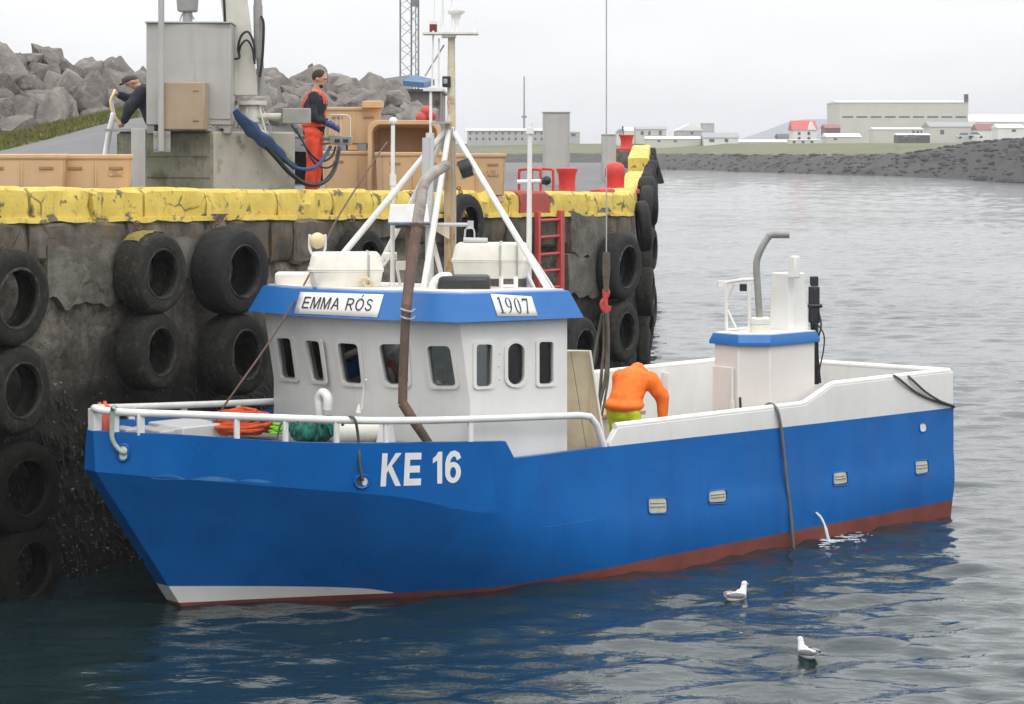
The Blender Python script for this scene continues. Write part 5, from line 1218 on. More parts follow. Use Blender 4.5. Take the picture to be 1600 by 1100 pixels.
# ------------------------------------------------------------------ loading crane
cb = QF.px(335, 290, y=1.0); XB = cb.x
zb = gz(XB, 1.5); ztopb = QF.px(335, 205, y=1.0).z
lenb = QF.px(462, 290, y=1.0).x-XB
t = thing('crane_plinth', 'mossy concrete plinth carrying the loading crane', 'plinth', QF, (XB, 1.0, 0))
m = MB(); m.prism([(0, 0), (lenb, 0), (lenb, 1.75), (0, 1.75)], zb-.2, ztopb); po = m.build('plinth_body', ['concrete'], t, bev=.03)
wd2 = 1.75
m = MB(); m.box(-.06, -.004, .02, wd2-.02, zb-.2, ztopb-.03); m.build('mossy_face', 'concrete_mossy', t, bev=.01)
for k in range(2):
    m = MB(); z = zb+.28+.3*k; m.box(-.075, -.06, .03, wd2-.05, z, z+.015); m.build('shutter_line', 'concrete_mossy', t)
m = MB(); m.box(-.12, lenb*.7, .05, 1.9, ztopb, ztopb+.04); m.build('steel_frame', 'steel_grey', t)
# cabinet
d_c = (QF.w(XB-.05, 1.6, 0)).y
ca, cbx = W(226, 195, d_c-.2), W(358, 195, d_c-.2); wcab = cbx.x-ca.x; zc0, zc1 = ca.z, W(226, 36, d_c-.2).z
t = thing('control_cabinet', 'large grey sheet metal cabinet on the crane plinth', 'cabinet', loc=((ca.x+cbx.x)/2, d_c+.25, zc0), rz=R(3))
m = MB(); hw = wcab/2; H_ = zc1-zc0; m.prism([(-hw, -.42), (hw*.05, -.47), (hw, -.42), (hw, .45), (-hw, .45)], 0, H_); m.build('cabinet_body', 'zinc', t, bev=.012)
m = MB(); m.box(-hw-.015, hw+.015, -.485, .46, H_, H_+.02); m.build('cabinet_lid', 'zinc', t)
m = MB(); m.box(hw*.1, hw*.95, -.475, -.46, .08, H_-.08, X=Matrix.Rotation(R(3), 4, 'Z')); m.build('cabinet_door', 'zinc', t, bev=.006)
for x in (-hw+.06, hw-.06):
    m = MB(); m.box(x-.05, x+.05, -.4, .4, -.12, 0); m.build('cabinet_foot', 'steel_grey', t)
t = thing('floodlight', 'grey floodlight housing on a bracket above the cabinet', 'floodlight', loc=W(293, 33, d_c)); m = MB(); m.hexa([(-.13, -.12, .13), (.13, -.12, .13), (.13, .12, .13), (-.13, .12, .13)], [(-.15, -.14, .42), (.15, -.14, .42), (.15, .14, .42), (-.15, .14, .42)]); m.build('lamp_housing', 'steel_grey', t, bev=.02)
m = MB(); m.tube([(0, 0, -.02), (0, 0, .14)], .07, 10); m.tube(catmull([(-.1, -.05, .0), (-.06, -.06, .1), (.05, -.06, .1), (.1, -.05, .02)], 4), .012, 6); m.build('lamp_bracket', 'gear_grey', t)
dp = d_c-.55
t = thing('steel_pole', 'thin grey steel pole in front of the cabinet', 'pole', loc=W(252, 236, dp)); m = MB(); m.tube([(0, 0, 0), (0, 0, 4.2)], .043, 12); m.build('pole_tube', 'zinc', t, smooth=60)
m = MB(); m.box(-.12, .12, .05, .075, -.02, .28); m.build('pole_bracket', 'steel_grey', t, bev=.006)
for x in (-.09, .09):
    for z in (.03, .23):
        m = MB(); m.tube([(x, .05, z), (x, .03, z)], .018, 6); m.build('bolt', 'steel_grey', t)
a, c = W(255, 203, dp), W(321, 128, dp); w = c.x-a.x; h = c.z-a.z
t = thing('tan_box', 'tan moulded box hung on the pole before the cabinet', 'box', loc=(a.x+w/2, dp+.18, a.z), rz=R(-4)); m = MB(); m.hexa([(-w/2, -.16, 0), (w/2, -.16, 0), (w/2, .16, 0), (-w/2, .16, 0)], [(-w/2, -.17, h), (w/2, -.17, h), (w/2, .17, h), (-w/2, .17, h)]); m.build('box_body', 'box_brown', t, bev=.02)
for z in (h*.18, h*.80):
    m = MB(); m.box(w*.22, w*.36, -.176, -.166, z, z+.02); m.build('hand_slot', 'tub_dark', t, bev=.006)
t = thing('tall_grey_post', 'short flat grey steel post at the left end of the plinth', 'post', loc=W(217, 291, dp+.1)); a = W(206, 201, dp+.1); c = W(228, 201, dp+.1); w = c.x-a.x; m = MB(); m.box(-w/2, w/2, -.06, .06, -.3, a.z-t.location.z); m.build('post_body', 'zinc', t, bev=.008)
# crane column, cylinder and boom
dk_ = QF.w(XB+.75, 1.75, 0).y; P = lambda x, y, dd=0: W(x, y, dk_+dd)
bs = P(392, 196); t = thing('loading_crane', 'off white hydraulic loading crane rising out of the picture', 'crane', loc=bs)
lc = lambda x, y, dd=0: P(x, y, dd)-bs
m = MB(); m.lathe([(.26, -.18), (.26, -.1), (.17, -.06), (.165, .05)], 20); m.lathe([(.23, .30), (.23, .36)], 20, Matrix.Translation((0, 0, 0))); m.tube([(0, 0, .05), (0, 0, .33)], [.19, .15], 18)
for k in range(6):
    a = k*R(60)+.3; m.hexa([(.15*math.cos(a), .15*math.sin(a), .3), (.17*math.cos(a), .17*math.sin(a), .3), (.32*math.cos(a+.02), .32*math.sin(a+.02), -.1), (.32*math.cos(a-.02), .32*math.sin(a-.02), -.1)], [(.15*math.cos(a+.1), .15*math.sin(a+.1), .3), (.17*math.cos(a+.1), .17*math.sin(a+.1), .3), (.32*math.cos(a+.1), .32*math.sin(a+.1), -.1), (.32*math.cos(a+.06), .32*math.sin(a+.06), -.1)])
m.build('slewing_base', 'crane_white', t, smooth=35)
def section(pxs, py, th): return [lc(pxs[0], py, -th), lc(pxs[1], py, -th), lc(pxs[1], py, th), lc(pxs[0], py, th)]
m = MB(); m.loft([section((366, 403), 150, .2), section((358, 398), 90, .19), section((350, 392), 40, .17), section((342, 384), -20, .16), section((322, 362), -150, .15)]); m.build('column', 'crane_white', t, bev=.02)
m = MB(); m.tube([lc(409, 140, -.1), lc(405, 75, -.1), lc(403, 15, -.1), lc(402, -60, -.1)], [.05, .055, .06, .06], 12); m.tube([lc(408, 150, -.1), lc(409, 138, -.1)], .075, 10); m.tube([lc(404, 92, -.1), lc(403, 8, -.1)], .068, 12); m.build('hydraulic_cylinder', 'steel_grey', t, smooth=50)
m = MB(); hook = BF.w(7.0, -.25, 0); tip = Vector((hook.x, hook.y, 9.4))-bs; top = lc(330, -150)
m.tube([top, top+(tip-top)*.15+Vector((0, 0, .9)), tip+Vector((0, 0, .1))], [.2, .17, .08], 8); m.build('boom', 'crane_white', t)
m = MB(); m.tube(catmull([lc(398, 100, -.3), lc(397, 70, -.3), lc(388, 50, -.3), lc(377, 56, -.3), lc(372, 75, -.3), lc(374, 90, -.3), lc(362, 96, -.3), lc(358, 130, -.25), lc(360, 165, -.25)], 5), .017, 7)
m.tube(catmull([lc(397, 95, -.32), lc(394, 75, -.32), lc(386, 63, -.32), lc(377, 70, -.32), lc(373, 84, -.32)], 5), .015, 7); m.tube(catmull([lc(349, -20, -.3), lc(351, 20, -.3), lc(352, 60, -.2)], 4), .02, 7); m.tube(catmull([lc(408, 25, -.2), lc(412, 40, -.2), lc(410, 90, -.2), lc(406, 120, -.2)], 4), .02, 7); m.build('hydraulic_hose', 'hose_black', t, smooth=60)
m = MB(); m.tube([lc(404, 182, -.1), lc(440, 182, -.1)], .05, 10); m.build('cross_pipe', 'crane_white', t)
m = MB()
for q in (((441, 193), (484, 193), (484, 169), (441, 169)),):
    a = [lc(x, y, -.25) for x, y in q]; m.add(a+[v+Vector((0, .2, 0)) for v in a], [(0, 1, 2, 3), (7, 6, 5, 4), (0, 4, 5, 1), (1, 5, 6, 2), (2, 6, 7, 3), (3, 7, 4, 0)])
m.build('valve_box', 'steel_grey', t, bev=.01)
# hoses hanging from crane to the control stand
dh = (QF.w(QF.px(470, 280, y=.75).x, .75, 0)).y
def HP(x, y, dd=0): return QF.w(*QF.px(x, y, y=.86+max(0, dd)*1.3-(.08 if dd < 0 else 0)))
def hose(pts, r, mat, name, label, sides=8):
    m = MB(); m.tube(catmull([HP(x, y, dd) for x, y, dd in pts], 6), r, sides); o = m.build(name, mat, None, smooth=60); tag(o, label, 'hose', 'hoses hanging from the crane plinth'); return o
hose([(372, 180, .3), (400, 212, .0), (430, 245, -.1), (455, 272, -.15), (480, 288, -.15), (505, 285, -.1), (522, 265, 0), (530, 232, .1)], .035, 'hose_black', 'control_hose', 'thick black hose sagging lowest from the plinth to the control stand')
hose([(378, 182, .3), (405, 208, .05), (436, 240, -.05), (462, 262, -.1), (490, 262, -.1), (507, 245, 0), (516, 230, .1)], .028, 'hose_blue', 'control_hose', 'blue hose sagging from the plinth towards the man in orange')
hose([(455, 195, .2), (470, 215, .1), (482, 236, 0), (500, 252, 0), (518, 245, 0), (524, 230, .1)], .018, 'hose_black', 'control_hose', 'thin black hose looping under the control stand')
hose([(462, 200, .2), (478, 230, .1), (492, 255, 0), (512, 262, 0), (526, 250, 0), (530, 228, .1)], .016, 'hose_black', 'control_hose', 'second thin black hose looping lower under the control stand')
m = MB(); pts = catmull([HP(x, y, -.1) for x, y in ((368, 172), (380, 188), (396, 205), (412, 220), (430, 236), (448, 251), (462, 262))], 7); rings = []
for i, c in enumerate(pts):
    u = i/(len(pts)-1); r = (.045+.055*math.sin(math.pi*min(1, u*1.15))**.8)*(1+.25*noise.noise(Vector((u*9, 1, 2)))); t_ = (pts[min(i+1, len(pts)-1)]-pts[max(i-1, 0)]).normalized(); s_ = t_.cross(Vector((0, 1, 0))).normalized()
    rings.append([c+(s_*math.cos(a)+Vector((0, 1, 0))*math.sin(a)*.7)*r*(1+.35*noise.noise(Vector((math.cos(a)*1.5, math.sin(a)*1.5, u*7)))) for a in np.linspace(0, 2*math.pi, 17)[:-1]])
m.loft(rings); o = m.build('blue_tarp', 'hose_blue', None, smooth=50); tag(o, 'blue plastic sleeve bunched round the hoses at the plinth edge', 'sleeve')
ds_ = dh+.05
ds_ = HP(532, 222).y
t = thing('control_stand', 'steel control stand with loop handles beside the man in orange', 'control stand', loc=W(540, 222, ds_)); S = lambda x, y, dd=0: W(x, y, ds_+dd)-t.location
m = MB(); a = [S(x, y, -.08) for x, y in ((514, 225), (549, 227), (549, 213), (514, 211))]; m.add(a+[v+Vector((0, .22, 0)) for v in a], [(0, 1, 2, 3), (7, 6, 5, 4), (0, 4, 5, 1), (1, 5, 6, 2), (2, 6, 7, 3), (3, 7, 4, 0)]); m.build('valve_block', 'steel_grey', t, bev=.01)
m = MB(); m.tube([S(455, 213), S(514, 217)], .03, 8); m.tube([S(470, 226, .1), S(514, 224, .1)], .02, 8); m.build('support_arm', 'steel_grey', t)
for x in (519, 524, 531):
    pass
m = MB(); m.tube([S(514, 212, -.05), S(514, 186, -.05), S(517, 180, -.05), S(542, 180, -.05), S(547, 184, -.05), S(547, 213, -.05)], .015, 7); m.tube([S(524, 212), S(525, 181)], .014, 7); m.tube([S(532, 212), S(532, 181)], .014, 7); m.build('handle_loop', 'crane_white', t, smooth=50)
for x in (527, 540):
    m = MB(); a = S(x, 220, -.09); m.box(a.x-.04, a.x+.04, a.y-.01, a.y+.0, a.z-.025, a.z+.025); m.build('valve_gauge', 'black_plastic', t)

# crane wire with hook and slings down to the boat deck
hk = hook; dw = hk.y
t = thing('crane_hook', 'brown lifting straps with red hook hanging from the crane wire', 'lifting sling', loc=W(946, 480, dw)); S = lambda x, y, dd=0: W(x, y, dw+dd)-t.location
m = MB(); m.tube([S(947.5, 394), S(947.5, -620)], .0085, 6); m.build('crane_wire', 'gear_grey', t)
m = MB(); m.loft([[S(942, 394, -.03), S(953, 394, -.03), S(953, 394, .03), S(942, 394, .03)], [S(941, 420, -.03), S(954, 420, -.03), S(954, 420, .03), S(941, 420, .03)], [S(943, 455, -.03), S(951, 455, -.03), S(951, 455, .03), S(943, 455, .03)]]); m.build('upper_strap', 'strap_brown', t, bev=.006)
m = MB(); m.tube(catmull([S(947, 448), S(950, 458), S(946, 466), S(940, 474), S(943, 484), S(950, 486), S(952, 478)], 5), .028, 8); m.tube([S(944, 452), S(948, 492)], .03, 8); m.build('hook', 'hook_red', t, smooth=60)
for pts, r in (([(948, 488), (950, 530), (946, 590), (938, 625), (932, 668)], .036), ([(944, 488), (944, 540), (940, 580), (936, 640), (934, 680)], .03), ([(941, 490), (933, 530), (927, 565), (925, 575)], .026), ([(950, 490), (951, 560), (949, 600), (940, 650)], .022)):
    m = MB(); m.tube(catmull([S(x, y, random.uniform(-.05, .05)) for x, y in pts], 5), r, 7, flat=.45); m.build('sling_strap', 'strap_brown', t, smooth=50)
# mooring line to the bow
ropeline([W(605, 222, 35), W(594, 237, 34), W(568, 276, 32.5), W(525, 345, 30.2), W(475, 445, 28.3), W(420, 535, 27.2), W(378, 595, 26.4), W(345, 642, 26.2), W(338, 660, 26.2)], .0125, 'mooring_line', 'thin brown mooring line from the quay slanting down to the bow rail', 'rope', 'rope_brown')

# ------------------------------------------------------------------ breakwater, grass verge, shed, lattice mast
RK = []
rr = random.Random(31)
for k in range(8):
    bm = bmesh.new()
    for i in range(20):
        v = Vector((rr.gauss(0, 1), rr.gauss(0, 1), rr.gauss(0, 1))).normalized(); s = rr.uniform(.8, 1.1); bm.verts.new((v.x*s*rr.uniform(.9, 1.15), v.y*s, v.z*s*.78))
    r_ = bmesh.ops.convex_hull(bm, input=bm.verts); bmesh.ops.delete(bm, geom=[v for v in bm.verts if not v.link_faces], context='VERTS')
    bmesh.ops.bevel(bm, geom=bm.edges[:], offset=.10, segments=1, affect='EDGES', profile=.5, clamp_overlap=True)
    bmesh.ops.triangulate(bm, faces=bm.faces); bmesh.ops.subdivide_edges(bm, edges=bm.edges[:], cuts=2, use_grid_fill=True)
    for v in bm.verts: v.co += v.co.normalized()*(.08*noise.fractal(v.co*2.2+Vector((k*7, 0, 0)), 1, 2, 3)+.035*noise.noise(v.co*7))
    bmesh.ops.recalc_face_normals(bm, faces=bm.faces); me = bpy.data.meshes.new('boulder'); bm.to_mesh(me); bm.free(); me.materials.append(MATS['rock']); finish(me, 22, False); RK.append(me)
crest = pchip([-500, -160, 0, 60, 120, 180, 225, 415, 470, 520, 560, 600, 650, 720], [60, 66, 78, 86, 96, 107, 116, 120, 118, 121, 126, 135, 160, 190])
foot = pchip([-500, 0, 165, 240, 420, 720], [232, 210, 184, 186, 190, 205])
def depth(px, k): return 47+max(0, px)/640*16+9*k      # k 0 at the foot, 1 at the crest
m = MB(); rings = []
for px in np.linspace(-500, 700, 50):
    ring = []
    d = depth(px, 0)-3; ring.append(W(px, foot(px)+45, d))
    for k in (0, .3, .6, .9, 1.0): d = depth(px, k); y = foot(px)+(crest(px)+13-foot(px))*k; ring.append(W(px, y, d))
    d = depth(px, 1)+9; ring.append(Vector(((px-CX)/F*d, d, 3.5))); rings.append(ring)
m.loft(rings, closed=False, caps=False); bw = m.build('breakwater', 'rock_dark', None, smooth=0); tag(bw, kind='structure')
NB = 0
for row, k in enumerate((.02, .15, .29, .43, .57, .70, .83, .95)):
    px = -260+row*17
    while px < 660:
        size = rr.choice((rr.uniform(.34, .6), rr.uniform(.5, .92))); d = depth(px, k)-.2; sp = size*F/d
        y = foot(px)+(crest(px)+9-foot(px))*k+rr.uniform(-5, 5)
        o = link('boulder', RK[rr.randrange(8)], None, bw); o.location = W(px, y+sp*.12, d+rr.uniform(-.3, .3)); o.scale = [size*rr.uniform(.85, 1.35), size*rr.uniform(.9, 1.2), size*rr.uniform(.8, 1.15)]; o.rotation_euler = (rr.uniform(0, 6), rr.uniform(0, 6), rr.uniform(0, 6)); NB += 1
        px += sp*rr.uniform(.95, 1.35)
# verge
m = MB(); rings = []
for px in np.linspace(-300, 215, 30):
    yb = 229-(px)*.235 if px > 0 else 229-px*.1; ring = []
    for k, dz in ((0, -.10), (.35, .06), (.7, .17), (1, .2)):
        d = 44.2+max(px, 0)*.02+k*2.2; base = W(px, yb, 44.2+max(px, 0)*.02).z; ring.append(Vector(((px-CX)/F*d, d, base+dz+.02*noise.noise(Vector((px*.1, k*3, 0))))))
    rings.append(ring)
m.loft(rings, closed=False, caps=False); o = m.build('verge', 'grass', None, smooth=60); tag(o, kind='structure')
vv = [tuple(v) for r_ in rings for v in r_]; m = MB()
for i in range(9000):
    a = rr.randrange(len(rings)-1); u, v = rr.random(), rr.random()*2.99; b_ = int(v); v -= b_
    p = (Vector(rings[a][b_])*(1-u)+Vector(rings[a+1][b_])*u)*(1-v)+(Vector(rings[a][b_+1])*(1-u)+Vector(rings[a+1][b_+1])*u)*v
    h = rr.uniform(.04, .13); dx, dy = rr.uniform(-.06, .06), rr.uniform(-.06, .06); m.add([p+Vector((-.012, 0, 0)), p+Vector((.012, 0, 0)), p+Vector((dx, dy, h))], [(0, 1, 2)])
o = m.build('grass_blades', 'grass', None, smooth=0, fix=False); tag(o, kind='stuff', label='dry green grass along the road edge below the boulders')
# shed
dS = 78.0
t = thing('harbour_shed', 'low grey concrete shed with rusty stains behind the tubs', 'shed', loc=W(640, 215, dS)); S = lambda x, y, dd=0: W(x, y, dS+dd)-t.location
def qbox(m, x0, x1, y0, y1, d0, d1, mat=0): a = [S(x0, y1, d0), S(x1, y1, d0), S(x1, y0, d0), S(x0, y0, d0)]; dv = Vector((0, d1-d0, 0)); m.add(a+[v+dv for v in a], [(0, 1, 2, 3), (7, 6, 5, 4), (0, 4, 5, 1), (1, 5, 6, 2), (2, 6, 7, 3), (3, 7, 4, 0)], mat)
m = MB(); qbox(m, 606, 688, 143, 225, 0, 6); m.build('wall', 'concrete_shed', t)
m = MB(); qbox(m, 600, 692, 139, 143, -.3, 6.3); m.build('roof_slab', 'far_roof_grey', t)
m = MB(); a = [S(590, 124, 3), S(640, 117, 3), S(640, 139, 3), S(600, 139, 3)]; m.add(a+[v+Vector((0, 3, 0)) for v in a], [(0, 1, 2, 3), (7, 6, 5, 4), (0, 4, 5, 1), (1, 5, 6, 2), (2, 6, 7, 3), (3, 7, 4, 0)]); m.build('roof', 'far_roof_grey', t)
m = MB(); a0 = [S(629, 127, -1), S(650, 118, 1), S(679, 124, 1), S(660, 131, -1)]; 
m.hexa([S(630, 134, -.8), S(664, 138, -.8), S(679, 133, 1.5), S(648, 128, 1.5)], [S(629, 126, -.8), S(662, 129, -.8), S(679, 124, 1.5), S(648, 117, 1.5)]); m.build('canopy', 'shed_blue', t)
m = MB(); c = S(683, 160, -.15); m.tube([c, c+Vector((0, .15, 0))], .09, 10); m.build('wall_lamp', 'far_dark', t)
t = thing('buoy_pile', 'faded red floats lying on top of the tubs before the shed', 'floats', loc=W(664, 184, 38.3)); m = MB()
for dx, dz, r in ((-.05, 0, .11), (.1, .03, .09), (.02, .12, .09)): m.ell((dx, 0, dz), r, 12, 8)
m.build('float', 'red_faded', t, smooth=60)
# lattice tower
dT = 84.0
t = thing('lattice_tower', 'grey triangular lattice tower rising behind the boulders', 'tower', loc=W(640, 200, dT)); hb = .34; legs = [Vector((-hb, -.2, 0)), Vector((hb, -.2, 0)), Vector((0.05, .38, 0))]; HT = 12.0
for l in legs:
    m = MB(); m.tube([l, l+Vector((0, 0, HT))], .035, 6); m.build('tower_leg', 'lattice', t)
m = MB(); z = 0; k = 0
while z < HT-.5:
    for a, b_ in ((0, 1), (1, 2), (2, 0)):
        A, B_ = (legs[a], legs[b_]) if k % 2 else (legs[b_], legs[a]); m.tube([A+Vector((0, 0, z)), B_+Vector((0, 0, z+.42))], .012, 4)
    z += .42; k += 1
m.build('tower_bracing', 'lattice', t)
m = MB(); m.tube(catmull([legs[1]+Vector((-.1, 0, z)) for z in (0, 1, 2, 3, 4, 5, 6)], 3), .02, 5); m.box(.1, .3, -.3, -.1, 4.55, 4.8); m.build('tower_cable', 'lattice', t)

# ------------------------------------------------------------------ far buildings
def fb(name, label, cat, px0, px1, y_eave, y_base, d, wall='far_white', roof='far_roof_grey', y_ridge=None, dep=9, wins=(), gable=False, yaw=0, over=.25, group=None, winmat='far_window'):
    a, c = W(px0, y_base, d), W(px1, y_base, d); w = c.x-a.x; t = thing(name, label, cat, loc=((a.x+c.x)/2, d, a.z-1.5), rz=R(yaw), group=group)
    h = (y_base-y_eave)/F*d+1.5; m = MB(); m.box(-w/2, w/2, 0, dep, 0, h); wl_ = m.build('wall', wall, t)
    hr = (y_eave-(y_ridge if y_ridge is not None else y_eave-1.2))/F*d; m = MB(); o_ = over
    if gable:      # ridge runs away from the camera
        m.add([(-w/2-o_, -o_, h), (w/2+o_, -o_, h), (0, -o_, h+hr), (-w/2-o_, dep+o_, h), (w/2+o_, dep+o_, h), (0, dep+o_, h+hr)], [(0, 1, 2), (3, 5, 4), (0, 2, 5, 3), (1, 4, 5, 2), (0, 3, 4, 1)])
    else:
        m.add([(-w/2-o_, -o_, h), (w/2+o_, -o_, h), (w/2+o_, dep+o_, h), (-w/2-o_, dep+o_, h), (-w/2-o_, dep/2, h+hr), (w/2+o_, dep/2, h+hr)], [(0, 1, 5, 4), (2, 3, 4, 5), (0, 4, 3), (1, 2, 5), (0, 3, 2, 1)])
    m.build('roof', roof, t)
    for (u0, u1, yy0, yy1) in wins:
        x0, x1 = -w/2+w*u0, -w/2+w*u1; z0, z1 = h-(yy1-y_eave)/F*d, h-(yy0-y_eave)/F*d
        f = MB().box(x0-.08, x1+.08, -.05, -.004, z0-.08, z1+.08).build('window', wall, t); MB().box(x0, x1, -.065, -.045, z0, z1).build('pane', winmat, f)
    return t
long_w = [((i+.3)/13, (i+.62)/13, 206.5, 210) for i in range(13)]+[((i+.3)/13, (i+.62)/13, 215, 219) for i in range(13)]
fb('apartment_block', 'long pale two storey block left of the tall grey pillar', 'building', 730, 862, 204, 224, 610, 'far_grey', 'far_roof_white', 200, 12, long_w, over=.5)
fb('annex', 'low grey annex right of the tall grey pillar', 'building', 862, 906, 207, 224, 612, 'far_grey', 'far_roof_grey', 205, 10, ((.3, .5, 209, 213), (.7, .85, 209, 213)))
fb('white_house', 'small white gabled house just right of the shorter pillar', 'house', 964, 973, 207, 220, 590, 'far_white', 'far_roof_grey', 201, 8, ((.35, .65, 209, 213),), gable=True)
fb('white_house', 'white roofed low house left of the cream flat house', 'house', 974, 994, 204, 220, 600, 'far_white', 'far_roof_white', 199, 8)
fb('cream_house', 'cream hip roofed house above the raised yellow kerb', 'house', 994, 1041, 202, 216, 585, 'far_cream', 'far_roof_grey', 197.5, 10, ((.15, .25, 205, 211), (.4, .48, 205, 211), (.75, .85, 204, 211)))
fb('grey_house', 'grey wedge roofed building with attached box right of the kerb', 'house', 1058, 1100, 204, 214, 620, 'far_grey', 'far_roof_white', 193, 12, ((.5, .6, 206, 210),), gable=True)
fb('grey_box', 'pale grey box building attached to the wedge roofed one', 'house', 1099, 1116, 193, 216, 632, 'far_grey', 'far_roof_grey', 192, 9)
fb('long_cottage', 'long low white house on the grass shore nearest the kerb', 'house', 1010, 1095, 217, 226, 560, 'far_cream', 'far_roof_white', 213, 8, ((.2, .26, 219, 222), (.5, .56, 219, 222)))
fb('low_house', 'white house with dark gable end on the grass shore', 'house', 1100, 1154, 215, 225, 555, 'far_white', 'far_roof_grey', 207, 9, ((.15, .3, 217, 222), (.6, .7, 217, 222)))
fb('low_sheds', 'row of low white roofs left of the red roofed house', 'shed', 1156, 1236, 222, 226, 565, 'far_white', 'far_roof_white', 218, 7)
fb('dark_shed', 'small dark roofed shed beside the red roofed house', 'shed', 1217, 1241, 215, 225, 575, 'far_grey', 'far_dark', 209, 8)
rh = fb('red_roofed_house', 'tall white house with bright red roof on the far shore', 'house', 1240, 1276, 203, 223, 545, 'far_white', 'far_roof_red', 188, 9, ((.18, .3, 206, 211), (.6, .72, 206, 211), (.18, .3, 214, 219), (.6, .72, 214, 219)), over=.3)
m = MB(); m.add([(.5, -.32, 4.62), (2.75, -.32, 4.62), (1.6, -.32, 6.7), (.5, 3, 4.62), (2.75, 3, 4.62), (1.6, 3, 6.7)], [(0, 1, 2), (3, 5, 4), (0, 2, 5, 3), (1, 4, 5, 2), (0, 3, 4, 1)]); m.build('front_gable', 'far_white', rh)
fb('white_garage', 'white garage row at the foot of the red roofed house', 'garage', 1234, 1280, 219, 224, 536, 'far_white', 'far_roof_white', 218, 5, ((.1, .2, 220, 223.6), (.4, .5, 220, 223.6), (.7, .8, 220, 223.6)))
fb('red_shed', 'dark red shed left of the large hall', 'shed', 1290, 1313, 200, 208, 610, 'far_wall_red', 'far_roof_dull', 194, 9)
fb('low_white_house', 'low white house in front of the hall left corner', 'house', 1292, 1345, 214, 222, 560, 'far_cream', 'far_roof_white', 208, 9, ((.2, .3, 216, 219),))
hl = fb('large_hall', 'large cream industrial hall with window strip and white roof edge', 'hall', 1312, 1513, 160, 218, 640, 'far_cream', 'far_roof_white', 156, 26, [(.02+i*.11, .105+i*.11, 181.5, 184) for i in range(9)], over=.3)
m = MB(); d = 640; m.box(17.5, 18.6, 1, 2, (218-160)/F*d+1.5, (218-147)/F*d+1.5); m.build('chimney', 'far_dark', hl)
fb('flat_house', 'flat roofed cream house in front of the hall', 'house', 1366, 1442, 202, 220, 570, 'far_cream', 'far_roof_white', 199, 9, ((.78, .83, 204, 208), (.87, .92, 204, 208), (.95, .98, 204, 208)))
gd = fb('carport', 'dark open carport before the flat roofed house', 'carport', 1403, 1453, 211, 220, 556, 'far_dark', 'far_roof_white', 208.5, 6)
fb('grey_roofed_house', 'beige house with wide grey hip roof right of the carport', 'house', 1454, 1529, 198, 219, 585, 'far_cream', 'far_roof_grey', 190, 12, ((.2, .28, 203, 210),))
fb('white_warehouse', 'long white roofed warehouse at the right edge', 'warehouse', 1505, 1660, 190, 212, 650, 'far_white', 'far_roof_white', 178, 20, [(.1+i*.15, .18+i*.15, 194, 198) for i in range(6)])
fb('red_roof_cottage', 'cottage with red roof below the white warehouse', 'house', 1528, 1560, 203, 212, 575, 'far_white', 'far_roof_dull', 193, 8)
fb('white_cottage', 'white cottage at the right edge above the dark rocks', 'house', 1560, 1602, 200, 212, 560, 'far_white', 'far_roof_white', 194, 8, ((.5, .65, 202, 206),))
def car(label, px, y, d, mat):
    p = W(px, y, d); t = thing('parked_car', label, 'car', loc=p, group='cars parked on the far shore'); m = MB(); m.loft([[(-2.1, s, z) for s, z in ((-.8, .3), (.8, .3), (.8, .8), (-.8, .8))], [(-1.9, s, z) for s, z in ((-.85, .25), (.85, .25), (.85, .9), (-.85, .9))], [(1.9, s, z) for s, z in ((-.85, .25), (.85, .25), (.85, .85), (-.85, .85))], [(2.1, s, z) for s, z in ((-.8, .3), (.8, .3), (.8, .7), (-.8, .7))]]); m.build('body', mat, t, bev=.05)
    m = MB(); m.hexa([(-1.6, -.75, .88), (1.1, -.75, .85), (1.1, .75, .85), (-1.6, .75, .88)], [(-1.2, -.6, 1.45), (.5, -.6, 1.45), (.5, .6, 1.45), (-1.2, .6, 1.45)]); m.build('cabin', 'far_window', t)
    for x in (-1.3, 1.3):
        for yv in (-.85, .7): m = MB(); m.tube([(x, yv, .32), (x, yv+.16, .32)], .32, 12); m.build('wheel', 'tyre_black', t)
car('silver car parked below the beige grey roofed house', 1508, 217, 552, 'car_paint'); car('dark car parked inside the row near the carport', 1425, 219.5, 550, 'far_dark'); car('white car parked at the edge near the rocks', 1524, 216, 552, 'far_white')
def thin(name, label, cat, px, y0, y1, d, r, mat):
    t = thing(name, label, cat, loc=W(px, y1, d)); h = W(px, y0, d).z-t.location.z; m = MB(); m.tube([(0, 0, -2), (0, 0, h*.5), (0, 0, h)], [r*1.6, r, r*.8], 6); m.build('mast_tube', mat, t)
    m = MB(); m.box(-r*3, r*3, -r*3, r*3, h*.25, h*.29); m.build('mast_box', mat, t); return t
thin('radio_mast', 'thin radio mast above the long pale block', 'mast', 819, 119, 206, 615, .22, 'lattice')
thin('chimney_vent', 'small dark vent on the gabled house roof', 'vent', 973, 197, 205, 592, .25, 'far_dark')
# asphalt apron edge stones at the far side of the quay

